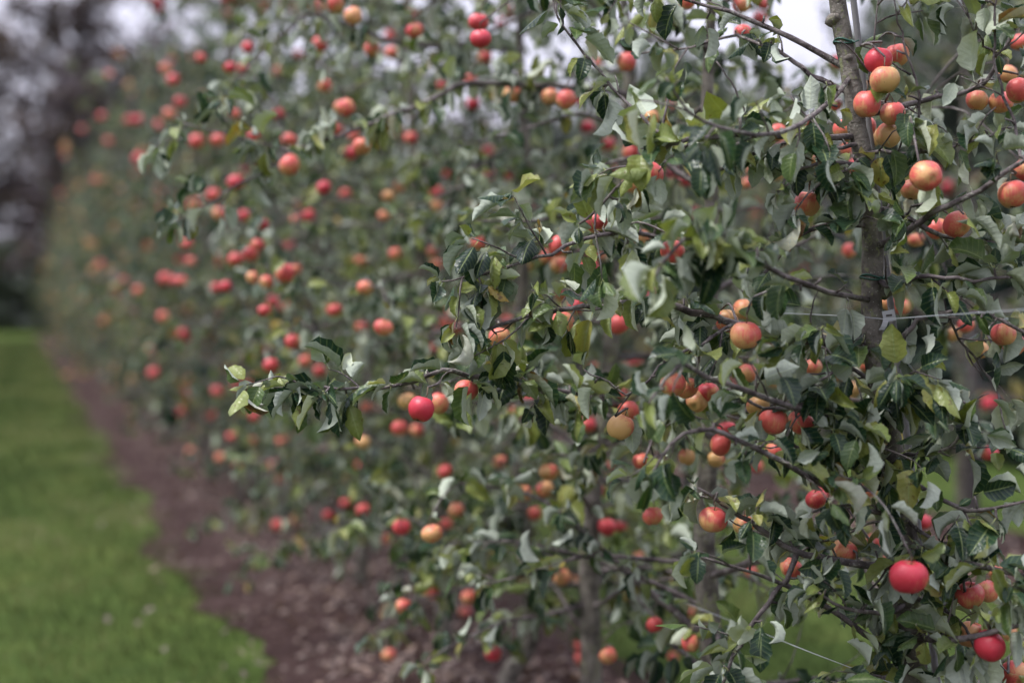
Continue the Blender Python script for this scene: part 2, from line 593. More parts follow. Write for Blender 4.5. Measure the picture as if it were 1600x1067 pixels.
def scatter_litter():
    n = 13000
    s = np.exp(rng.uniform(math.log(2.6), math.log(55), n))
    which = rng.random(n)
    l = np.where(which < 0.72, ROW_L + rng.normal(0, 0.36, n), np.where(which < 0.995, ROW_L + ROW_GAP + rng.normal(0, 0.4, n), rng.uniform(-1.6, 1.0, n)))
    keep = (which < 0.99) | (rng.random(n) < 0.3)
    s, l = s[keep], l[keep]
    n = len(s)
    dl = np.minimum(np.abs(l - ROW_L), np.abs(l - ROW_L - ROW_GAP))
    hh = 0.012 + 0.05 * np.clip(1 - (dl / 0.62) ** 2, 0, 1) + np.where(dl > 0.66, 0.03, 0.0)
    p = s[:, None] * RD + l[:, None] * PD
    p[:, 2] = hh
    a = rng.uniform(0, 2 * math.pi, n)
    ln = rng.uniform(0.012, 0.030, n)
    d = np.stack([np.cos(a), np.sin(a), rng.uniform(-0.2, 0.5, n)], 1)
    w = np.stack([-np.sin(a), np.cos(a), rng.uniform(-0.1, 0.6, n)], 1)
    up = np.array((0, 0, 1.0)) * rng.uniform(0.002, 0.018, n)[:, None]
    v = np.stack([p - d * ln[:, None], p + w * (ln * 0.55)[:, None] + up, p + d * ln[:, None] + up, p - w * (ln * 0.55)[:, None] + up], 1).reshape(-1, 3)
    b = np.arange(n)[:, None] * 4
    f = np.concatenate([b + np.array([0, 1, 2]), b + np.array([0, 2, 3])])
    tint = np.repeat(np.clip(rng.beta(1.6, 2.2, n) * 1.1, 0, 1), 4)
    return tri_mesh('fallen_leaves', v, f, M_LITTER, tint=tint)


tag(obj('fallen_leaves', scatter_litter()), 'brown and tan fallen leaves littering the bare soil under the trees', 'leaves', kind='stuff')

# ------------------------------------------------------------------ leaf templates
def leaf_template(n, us, fold, curl, roll, twist, wave, phase, width, petiole=0.30, droop0=0.0):
    """Blade along +Y after a petiole, upper side +Z; unit blade length."""
    ts = np.linspace(0, 1, n + 1)
    verts, uvs = [], []
    # petiole as a narrow three-sided sliver that bends into the blade
    pw = 0.016
    verts += [(-pw, 0, 0), (pw, 0, 0), (0, petiole, 0)]
    uvs += [(0.45, -0.2), (0.55, -0.2), (0.5, -0.01)]
    faces = [(0, 1, 2)]
    ang = droop0
    y, z = petiole, 0.0
    rows = []
    for i, t in enumerate(ts):
        if i:
            ang += curl / n
            y += math.cos(ang) / n
            z += -math.sin(ang) / n
        w = width * (math.sin(math.pi * min(t, 0.999) ** 0.78) ** 0.72) if 0 < t < 1 else (0.02 * width if t >= 1 else 0.15 * width)
        if 0 < t < 1:
            w *= 1 + 0.075 * (-1) ** i
        row = []
        tw = twist * (t - 0.2)
        for u in us:
            th = abs(u) * roll
            if abs(roll) > 1e-3:
                x = math.copysign(math.sin(th) / roll * w, u)
                zz = (1 - math.cos(th)) / roll * w
            else:
                x, zz = u * w, 0.0
            zz += abs(u) * w * fold
            zz += wave * abs(u) ** 2 * math.sin(t * 9.5 + phase + (1.3 if u > 0 else 0)) * min(1, 4 * t * (1 - t) + 0.2)
            xr = x * math.cos(tw) - zz * math.sin(tw)
            zr = x * math.sin(tw) + zz * math.cos(tw)
            row.append(len(verts))
            verts.append((xr, y + zr * math.sin(ang), z + zr * math.cos(ang)))
            uvs.append((u / 2 + 0.5, t))
        rows.append(row)
    for i in range(n):
        for j in range(len(us) - 1):
            a, b, c, d = rows[i][j], rows[i][j + 1], rows[i + 1][j + 1], rows[i + 1][j]
            faces += [(a, b, c), (a, c, d)]
    return np.array(verts, float), np.array(faces, int), np.array(uvs, float)


LEAVES, LEAVES_LOW = [], []
lr = random.Random(3)
for i in range(16):
    if i < 9:        # ordinary: gently folded, drooping
        kw = dict(fold=lr.uniform(0.10, 0.45), curl=lr.uniform(0.1, 1.0), roll=lr.uniform(0.2, 0.8), twist=lr.uniform(-0.5, 0.5), wave=lr.uniform(0.03, 0.085),
                  phase=lr.uniform(0, 6), width=lr.uniform(0.28, 0.37))
    elif i < 12:     # margins rolled under
        kw = dict(fold=lr.uniform(-0.05, 0.2), curl=lr.uniform(0.2, 1.1), roll=lr.uniform(-1.3, -0.7), twist=lr.uniform(-0.6, 0.6), wave=lr.uniform(0.02, 0.05),
                  phase=lr.uniform(0, 6), width=lr.uniform(0.27, 0.33))
    else:            # margins rolled up so that the pale underside shows
        kw = dict(fold=lr.uniform(0.4, 0.8), curl=lr.uniform(0.5, 1.6), roll=lr.uniform(1.0, 1.9), twist=lr.uniform(-1.1, 1.1), wave=lr.uniform(0.03, 0.07),
                  phase=lr.uniform(0, 6), width=lr.uniform(0.26, 0.32))
    LEAVES.append(leaf_template(8, (-1, -0.5, 0, 0.5, 1), **kw))
    LEAVES_LOW.append(leaf_template(3, (-1, 0, 1), **{**kw, 'wave': 0.0}))
CURLED = leaf_template(6, (-1, -0.5, 0, 0.5, 1), fold=0.5, curl=2.2, roll=2.4, twist=1.6, wave=0.09, phase=1.0, width=0.27)
LEAVES.append(CURLED)
LEAVES_LOW.append(leaf_template(3, (-1, 0, 1), fold=0.6, curl=1.6, roll=1.6, twist=1.0, wave=0.0, phase=1.0, width=0.27))


class Leaf:
    __slots__ = ('p', 'y', 'n', 's', 'k', 't')

    def __init__(self, p, y, n, s, k, t):
        self.p, self.y, self.n, self.s, self.k, self.t = p, y, n, s, k, t

    def frame(self):
        y = unit(self.y)
        z = unit(self.n - y * (self.n @ y))
        x = np.cross(y, z)
        return np.stack([x, y, z], 0)     # rows are the axes


def join_leaves(leaves, lib):
    vs, fs, us, ts, n = [], [], [], [], 0
    for lf in leaves:
        v, f, u = lib[lf.k]
        vs.append((v * lf.s) @ lf.frame() + lf.p)
        fs.append(f + n)
        us.append(u)
        ts.append(np.full(len(v), lf.t))
        n += len(v)
    return np.concatenate(vs), np.concatenate(fs), np.concatenate(us), np.concatenate(ts)


R = random.Random(11)


def leaf_tint():
    q = R.random()
    if q < 0.55:
        return R.uniform(0.0, 0.38)
    if q < 0.90:
        return R.uniform(0.46, 0.78)
    if q < 0.965:
        return R.uniform(0.72, 0.86)
    if q < 0.985:
        return R.uniform(0.86, 0.95)
    return R.uniform(0.95, 1.0)


def make_leaf(p, d, scale=1.0, up=None, down=0.5):
    """A leaf leaving point p roughly along d, hanging somewhat."""
    y = unit(np.asarray(d) + np.array((0, 0, -1.0)) * R.uniform(0.0, 2.0) * down + rng.normal(0, 0.25, 3))
    dh = np.array((d[0], d[1], 0.0))
    nrm = np.array((0, 0, 0.9)) + unit(dh) * 0.9 + rng.normal(0, 0.42, 3)
    if abs(unit(nrm) @ y) > 0.93:
        nrm = nrm + unit(rng.normal(0, 1, 3))
    t = leaf_tint()
    k = R.randrange(9) if R.random() < 0.46 else R.randrange(9, 16)
    if t > 0.95 or R.random() < 0.012:
        k = 16
    return Leaf(np.asarray(p, float), y, nrm, scale * R.uniform(0.040, 0.085), k, t)


def perp_dir(t):
    q = rng.normal(0, 1, 3)
    return unit(q - t * (q @ t))


def rosette(out, p, t, n, scale=1.0, down=0.5):
    for _ in range(n):
        out.append(make_leaf(p + t * R.uniform(-0.006, 0.006), unit(perp_dir(t) * R.uniform(0.5, 1.1) + t * R.uniform(0.0, 0.9)), scale * R.uniform(0.7, 1.1), down=down))


# ------------------------------------------------------------------ tree skeletons
class Branch:
    def __init__(self, pts, r0, r1):
        self.pts = np.asarray(pts, float)
        self.rad = np.linspace(r0, r1, len(self.pts))
        self.twigs = []
        self.traced = False
        self.leaves = []


def grow_twigs(br, gap=0.075, density=1.0, start=0.18, leaf_scale=1.0, upright=0.35, twig_len=(0.05, 0.24)):
    p = br.pts
    seg = np.linalg.norm(np.diff(p, axis=0), axis=1)
    cum = np.concatenate([[0], np.cumsum(seg)])
    total = cum[-1]
    d = total * start + R.uniform(0, gap)
    while d < total:
        i = min(int(np.searchsorted(cum, d)) - 1, len(seg) - 1)
        i = max(i, 0)
        f = (d - cum[i]) / max(seg[i], 1e-6)
        q = p[i] + (p[i + 1] - p[i]) * f
        t = unit(p[i + 1] - p[i])
        if R.random() < 0.62:                       # a spur with its rosette
            e = q + unit(perp_dir(t) + np.array((0, 0, 0.4))) * R.uniform(0.008, 0.03)
            br.twigs.append((np.array([q, (q + e) / 2 + rng.normal(0, 0.002, 3), e]), 0.0028, 0.0022))
            rosette(br.leaves, e, unit(e - q), max(1, int(R.uniform(3.8, 9.0) * density)), leaf_scale)
        else:                                       # a longer shoot
            ln = R.uniform(*twig_len)
            di = unit(perp_dir(t) * 0.8 + t * 0.7 + np.array((0, 0, R.uniform(-0.3, 1.0) * upright * 2)))
            pts = [q]
            for k in range(4):
                di = unit(di + rng.normal(0, 0.16, 3) + np.array((0, 0, -0.05)))
                pts.append(pts[-1] + di * ln / 4)
            pts = np.array(pts)
            br.twigs.append((pts, 0.0024, 0.0012))
            for k in range(1, 5):
                tt = unit(pts[k] - pts[k - 1])
                m = max(1, int(R.uniform(1.2, 2.9) * density))
                for _ in range(m):
                    br.leaves.append(make_leaf(pts[k - 1] + (pts[k] - pts[k - 1]) * R.random(), unit(perp_dir(tt) + tt * 0.6), leaf_scale, down=0.45))
            rosette(br.leaves, pts[-1], di, max(1, int(R.uniform(2, 4.5) * density)), leaf_scale * 0.85, 0.3)
        d += gap * R.uniform(0.55, 1.5)
    n0 = len(br.leaves)
    rosette(br.leaves, p[-1], unit(p[-1] - p[-2]), max(2, int(6 * density)), leaf_scale * 0.72, 0.25)
    for lf in br.leaves[n0:]:
        if R.random() < 0.7:
            lf.k = R.randrange(12, 16)


def trunk_point(trunk, z):
    i = int(np.clip(np.searchsorted(trunk[:, 2], z) - 1, 0, len(trunk) - 2))
    f = np.clip((z - trunk[i, 2]) / max(trunk[i + 1, 2] - trunk[i, 2], 1e-6), 0, 1)
    return trunk[i] + (trunk[i + 1] - trunk[i]) * f


def crown_radius(z, top):
    t = np.clip((z - 0.45) / (top - 0.45), 0, 1)
    return 0.34 + 0.52 * (1 - t) ** 0.8 - 0.25 * max(0.0, 0.12 - t)


def random_branch(trunk, z, az, length, lo=-0.1, hi=0.55):
    q = trunk_point(trunk, z)
    el = R.uniform(lo, hi)
    d = np.array((math.cos(az) * math.cos(el), math.sin(az) * math.cos(el), math.sin(el)))
    pts = [q]
    n = 8
    for k in range(n):
        d = unit(d + rng.normal(0, 0.11, 3) + np.array((0, 0, -0.055 if k > 2 else 0.0)))
        pts.append(pts[-1] + d * length / n)
    return Branch(catmull(pts, 2), 0.0085 * (0.6 + length * 0.6), 0.0024)


class Tree:
    def __init__(self, base, trunk, rad):
        self.base, self.trunk, self.rad = np.asarray(base, float), np.asarray(trunk, float), np.asarray(rad, float)
        self.branches = []

    def fill(self, n, z0, z1, top, density=1.0, gap=0.075, leaf_scale=1.0, reach=1.0, aisle=None):
        az = R.uniform(0, 6.28)
        for i in range(n):
            z = z0 + (z1 - z0) * ((i + R.random()) / n)
            az += 2.4 + R.uniform(-0.35, 0.35)
            ln = crown_radius(z, top) * R.uniform(0.75, 1.12) * reach
            br = random_branch(self.trunk, z, az, ln)
            grow_twigs(br, gap, density, leaf_scale=leaf_scale)
            self.branches.append(br)
        # leader
        t = self.trunk[-1]
        br = Branch(catmull([t, t + np.array((R.uniform(-.04, .04), R.uniform(-.04, .04), 0.2)), t + np.array((R.uniform(-.1, .1), R.uniform(-.1, .1), 0.42))], 4), 0.006, 0.002)
        grow_twigs(br, gap, density, leaf_scale=leaf_scale)
        self.branches.append(br)


def straight_trunk(base, top, lean=0.06, r0=0.036, r1=0.010):
    n = 12
    b = np.asarray(base, float)
    off = rng.normal(0, lean, 2)
    pts = []
    for i in range(n + 1):
        t = i / n
        wob = np.array((math.sin(t * 7 + b[0]) * 0.018, math.cos(t * 6 + b[1]) * 0.018, 0))
        pts.append(b + np.array((off[0] * t, off[1] * t, -0.05 + (top + 0.05) * t)) + wob * min(1, 3 * t))
    return np.array(pts), np.linspace(r0, r1, n + 1)


SPACING = 0.755
S_FIRST = 2.49


def tree_base(k, l=ROW_L):
    return row_pt(S_FIRST + SPACING * k, l)


# trunk of the nearest tree, traced, then rebuilt at its own depth
T1_PX = [(1428, 1180), (1424, 1067), (1420, 960), (1416, 880), (1410, 800), (1402, 740), (1390, 690), (1378, 630), (1367, 560), (1362, 490), (1363, 420),
         (1363, 360), (1358, 310), (1350, 250), (1339, 200), (1335, 150), (1327, 110), (1316, 50), (1308, 0), (1303, -60), (1310, -200), (1300, -420), (1305, -650), (1300, -900)]
T1_RPX = [27, 25, 24, 23, 22, 20, 19, 17.5, 16.5, 16.5, 16.5, 16, 15.5, 15.5, 15, 15, 14.5, 14, 13.5, 13, 11, 9, 7, 5]
b1 = tree_base(0)
tr1 = [b1 + np.array((0.0, 0, -0.05)), b1 + np.array((0.0, 0, 0.12)), b1 + np.array((0.02, 0, 0.32))] + [P(x, y, 2.9) for x, y in T1_PX]
rr1 = [0.050, 0.042, 0.037] + [r * 2.9 / FPX for r in T1_RPX]
tr1 = catmull(tr1, 3)
rr1 = np.interp(np.linspace(0, 1, len(tr1)), np.linspace(0, 1, len(rr1)), rr1)
TREES = [Tree(b1, tr1, rr1)]


def traced_trunk(k, px, r0, r1):
    b = tree_base(k)
    z = proj(b + np.array((0, 0, 1.2)))[2]
    pts = [b + np.array((0, 0, -0.05)), b + np.array((0, 0, 0.15))] + [P(x, y, z) for x, y in px]
    pts = catmull(pts, 3)
    return Tree(b, pts, np.linspace(r0, r1, len(pts)))


TREES.append(traced_trunk(1, [(1118, 1160), (1108, 960), (1100, 840), (1108, 700), (1112, 560), (1108, 420), (1112, 300), (1105, 150), (1112, 0), (1108, -200), (1112, -420), (1105, -560)], 0.037, 0.006))
TREES.append(traced_trunk(2, [(924, 1060), (920, 900), (926, 760), (950, 600), (962, 420), (975, 250), (984, 100), (974, 0), (968, -150), (975, -320)], 0.040, 0.010))
TREES.append(traced_trunk(3, [(828, 1000), (822, 880), (812, 760), (806, 600), (818, 430), (826, 300), (818, 190), (812, 60), (818, -120), (812, -260)], 0.038, 0.010))
for k in (4, 5, 6):
    b = tree_base(k)
    pts, rad = straight_trunk(b, 3.1)
    TREES.append(Tree(b, pts, rad))

# branches traced from the photograph: tree, points (px, py, depth), base and tip radius in mm, leaf density
BR = [
    (0, [(1338, 213, 2.9), (1270, 214, 2.82), (1180, 213, 2.75), (1110, 215, 2.72), (1060, 222, 2.7), (1020, 245, 2.7), (975, 285, 2.72), (940, 322, 2.74), (905, 350, 2.76)], 7, 2.2, 1.35),
    (1, [(1110, 420, 3.55), (1060, 390, 3.4), (1000, 365, 3.2), (940, 368, 3.02), (860, 395, 2.92), (800, 415, 2.9), (740, 432, 2.9), (690, 440, 2.9)], 7, 1.6, 1.5),
    (0, [(1362, 535, 2.9), (1280, 532, 2.9), (1220, 527, 2.9), (1150, 505, 2.88), (1100, 490, 2.86), (1040, 476, 2.85), (985, 474, 2.85), (930, 477, 2.86), (880, 483, 2.87), (840, 490, 2.88), (790, 505, 2.9), (760, 515, 2.9)], 10, 3.2, 1.15),
    (1, [(1110, 680, 3.55), (1000, 645, 3.4), (920, 622, 3.25), (840, 606, 3.1), (760, 592, 2.98), (690, 577, 2.92), (650, 597, 2.9), (560, 608, 2.9), (480, 606, 2.9), (428, 606, 2.9)], 9, 1.8, 1.4),
    (0, [(1360, 353, 2.9), (1296, 352, 2.85), (1249, 367, 2.82), (1212, 404, 2.8), (1192, 434, 2.8)], 6, 3, 0.8),
    (0, [(1364, 383, 2.9), (1385, 380, 2.87), (1405, 370, 2.84), (1440, 345, 2.8), (1480, 320, 2.75), (1530, 300, 2.72), (1600, 250, 2.7), (1660, 220, 2.68)], 9, 4, 1.0),
    (0, [(1385, 575, 2.9), (1400, 550, 2.86), (1425, 510, 2.82), (1465, 488, 2.8), (1510, 486, 2.78), (1550, 495, 2.76), (1600, 520, 2.75), (1640, 550, 2.74)], 6.5, 3, 0.5),
    (0, [(1345, 238, 2.9), (1380, 240, 2.86), (1440, 240, 2.83), (1500, 228, 2.8), (1540, 215, 2.8), (1570, 203, 2.8)], 5, 1.5, 0.6),
    (0, [(1340, 175, 2.9), (1400, 170, 2.95), (1450, 155, 3.0), (1500, 146, 3.0), (1535, 136, 2.98), (1560, 94, 2.95), (1580, 57, 2.93), (1605, 10, 2.9)], 7, 3, 0.5),
    (0, [(1345, 180, 2.9), (1352, 150, 2.86), (1365, 71, 2.84), (1376, -20, 2.84)], 3, 1.5, 0.5),
    (0, [(1432, 238, 2.84), (1436, 150, 2.8), (1418, 81, 2.8), (1404, 37, 2.8), (1395, -15, 2.8)], 3, 1.4, 0.6),
    (0, [(1600, 250, 2.7), (1591, 236, 2.72), (1581, 189, 2.75), (1563, 132, 2.75), (1554, 67, 2.75), (1560, -15, 2.75)], 4, 2, 0.4),
    (0, [(1560, 94, 2.95), (1540, 70, 2.85), (1522, 47, 2.82), (1502, 0, 2.8), (1490, -40, 2.8)], 3, 1.5, 0.6),
    (0, [(1332, 148, 2.9), (1286, 128, 2.92), (1242, 98, 2.95), (1208, 78, 2.98), (1150, 60, 3.05), (1080, 72, 3.15), (1000, 84, 3.25)], 6, 2, 0.5),
    (0, [(1060, 222, 2.7), (1019, 199, 2.72), (955, 135, 2.78), (911, 81, 2.8), (878, 40, 2.8), (862, 0, 2.8), (855, -40, 2.8)], 3.6, 1.6, 0.7),
    (0, [(1170, 213, 2.75), (1161, 169, 2.73), (1140, 130, 2.71), (1119, 96, 2.7)], 2.4, 1.4, 0.0),
    (2, [(984, 150, 4.3), (952, 142, 4.25), (901, 137, 4.2), (837, 133, 4.15), (776, 132, 4.1), (722, 132, 4.05), (682, 152, 4.0), (614, 179, 3.95), (574, 196, 3.92), (530, 213, 3.9), (449, 233, 3.9), (354, 209, 3.9), (285, 192, 3.9)], 12, 2.6, 0.85),
    (2, [(470, 228, 3.9), (449, 238, 3.9), (422, 263, 3.88), (371, 290, 3.86), (324, 320, 3.85), (275, 348, 3.85)], 5, 2.4, 0.8),
    (3, [(815, 80, 5.0), (700, 72, 4.8), (618, 67, 4.6), (574, 50, 4.5), (530, 37, 4.45), (482, 22, 4.4), (439, 57, 4.4), (402, 91, 4.4), (360, 142, 4.4)], 11, 2.8, 0.9),
    (3, [(822, 215, 5.05), (783, 236, 4.9), (739, 270, 4.8), (690, 330, 4.7), (650, 370, 4.6)], 9, 2.4, 0.8),
    (1, [(1108, 300, 3.55), (1040, 255, 3.6), (979, 250, 3.6), (935, 262, 3.6), (895, 295, 3.6)], 8, 2.4, 0.7),
    (0, [(1416, 884, 2.9), (1350, 882, 2.84), (1280, 872, 2.8), (1222, 850, 2.78), (1171, 815, 2.78), (1127, 788, 2.78), (1090, 762, 2.78)], 9, 3, 0.8),
    (0, [(1245, 862, 2.79), (1229, 906, 2.77), (1202, 940, 2.76), (1158, 1007, 2.75), (1141, 1040, 2.75), (1122, 1090, 2.75)], 6, 3, 0.8),
    (1, [(1122, 1020, 3.58), (1095, 990, 3.6), (1010, 920, 3.65), (935, 855, 3.7), (860, 790, 3.75), (800, 765, 3.8), (720, 755, 3.8)], 12, 3, 0.7),
    (0, [(1150, 505, 2.88), (1100, 535, 2.82), (1067, 553, 2.8), (1030, 576, 2.8), (982, 617, 2.8), (950, 598, 2.8), (912, 577, 2.8)], 4, 1.6, 0.25),
    (0, [(1416, 860, 2.9), (1460, 872, 2.8), (1520, 880, 2.7), (1600, 900, 2.62), (1660, 905, 2.6)], 8, 4, 1.2),
    (0, [(1421, 990, 2.9), (1480, 1000, 2.75), (1560, 985, 2.66), (1640, 960, 2.6)], 8, 4, 1.2),
    (0, [(1480, 490, 2.82), (1502, 532, 2.95), (1532, 573, 3.0), (1573, 637, 3.0)], 3, 1.6, 0.2),
    (0, [(1394, 705, 2.9), (1440, 712, 2.86), (1480, 700, 2.83), (1505, 670, 2.8), (1515, 630, 2.8)], 5, 2, 0.8),
    (0, [(1372, 600, 2.9), (1320, 570, 2.8), (1290, 545, 2.75), (1255, 530, 2.72)], 5, 2, 1.2),
    (0, [(1385, 660, 2.9), (1330, 640, 2.78), (1280, 632, 2.74), (1205, 640, 2.70), (1160, 620, 2.68)], 7, 2.5, 1.2),
    (0, [(1395, 720, 2.9), (1340, 730, 2.8), (1280, 715, 2.75), (1230, 690, 2.72), (1180, 690, 2.7)], 7, 2.5, 1.1),
    (0, [(1362, 470, 2.9), (1260, 445, 2.64), (1160, 400, 2.46), (1090, 375, 2.40), (1045, 395, 2.38), (1020, 440, 2.38)], 6, 2.2, 1.2),
    (0, [(1330, 120, 2.9), (1250, 195, 2.66), (1150, 205, 2.48), (1080, 175, 2.42), (1040, 120, 2.4)], 5.5, 2, 0.6),
    (0, [(1390, 690, 2.9), (1250, 640, 2.70), (1130, 600, 2.56), (1070, 570, 2.50), (1040, 590, 2.48), (1010, 640, 2.48)], 7, 2.4, 0.9),
    (0, [(1404, 760, 2.9), (1300, 760, 2.75), (1180, 700, 2.6), (1110, 670, 2.54), (1050, 690, 2.52), (1020, 740, 2.52)], 7, 2.4, 1.0),
    (0, [(1364, 440, 2.9), (1400, 445, 2.84), (1450, 430, 2.8), (1520, 440, 2.78), (1600, 430, 2.76)], 6, 3, 1.3),
    (0, [(1360, 330, 2.9), (1400, 330, 2.95), (1470, 370, 2.95), (1560, 380, 2.9), (1640, 400, 2.9)], 7, 3, 1.2),
    (0, [(1352, 255, 2.9), (1300, 255, 2.83), (1240, 270, 2.78), (1215, 300, 2.76)], 5, 2, 1.1),
    (0, [(1345, 225, 2.9), (1300, 232, 2.84), (1235, 235, 2.8), (1160, 240, 2.78), (1100, 250, 2.76)], 5, 2, 1.0),
    (0, [(1421, 940, 2.9), (1380, 960, 2.8), (1320, 950, 2.74), (1270, 920, 2.72)], 6, 2.4, 1.0),
    (0, [(1412, 820, 2.9), (1370, 800, 2.8), (1310, 790, 2.76), (1270, 800, 2.75)], 6, 2.4, 0.9),
    (0, [(1400, 750, 2.9), (1450, 770, 2.82), (1510, 800, 2.75), (1570, 790, 2.7), (1640, 770, 2.68)], 6, 2.4, 1.1),
    (0, [(1376, 615, 2.9), (1420, 620, 2.84), (1470, 610, 2.8), (1510, 630, 2.78)], 5, 2.0, 1.3),
    (0, [(1410, 800, 2.9), (1440, 830, 2.84), (1480, 850, 2.8), (1540, 850, 2.78)], 5, 2.0, 1.3),
    (0, [(1420, 930, 2.9), (1470, 950, 2.82), (1510, 980, 2.78), (1530, 1040, 2.76)], 5, 2.0, 1.3),
    (0, [(1366, 545, 2.9), (1330, 560, 2.82), (1290, 590, 2.76), (1250, 600, 2.74)], 5, 2.0, 1.2),
    (0, [(1380, 640, 2.9), (1400, 600, 2.8), (1430, 580, 2.74)], 4, 2.0, 1.2),
    (0, [(1390, 700, 2.9), (1360, 690, 2.8), (1320, 690, 2.74), (1300, 720, 2.72)], 5, 2.0, 1.3),
    (0, [(1350, 245, 2.9), (1330, 260, 2.84), (1290, 280, 2.8), (1270, 300, 2.8)], 4, 2.0, 1.1),
    (0, [(1360, 330, 2.9), (1330, 310, 2.86), (1300, 290, 2.82)], 4, 2.0, 1.1),
    (0, [(1423, 1040, 2.9), (1380, 1060, 2.78), (1330, 1090, 2.7)], 6, 3, 0.9),
]
for ti, pts, r0, r1, dens in BR:
    wpts = catmull([P(*q) for q in pts], 3)
    wpts[1:-1] += rng.normal(0, 0.0022, wpts[1:-1].shape)
    br = Branch(wpts, r0 / 1000, r1 / 1000)
    br.traced = True
    if dens > 0:
        grow_twigs(br, 0.046, dens, start=0.08, twig_len=(0.04, 0.15), leaf_scale=1.0)
    if ti in (2, 3):            # mildewed, silvery shoots
        for lf in br.leaves:
            if R.random() < 0.5:
                lf.k = R.randrange(12, 16)
    TREES[ti].branches.append(br)

# the rest of each crown grows by itself
TREES[1].fill(5, 0.4, 0.9, 3.8, 1.0, 0.08, reach=0.7)
TREES[0].fill(9, 1.9, 3.6, 3.9, 0.6, 0.085, reach=0.85)
TREES[0].fill(6, 0.35, 0.85, 3.9, 1.0, 0.075, reach=0.8)
TREES[1].fill(24, 0.5, 3.5, 3.8, 1.0, 0.075, reach=0.95)
for t in TREES[2:]:
    t.fill(6, 0.45, 0.8, 3.8, 1.0, 0.08, reach=0.95)
    t.fill(36, 0.5, 3.3, 3.8, 1.1, 0.07)

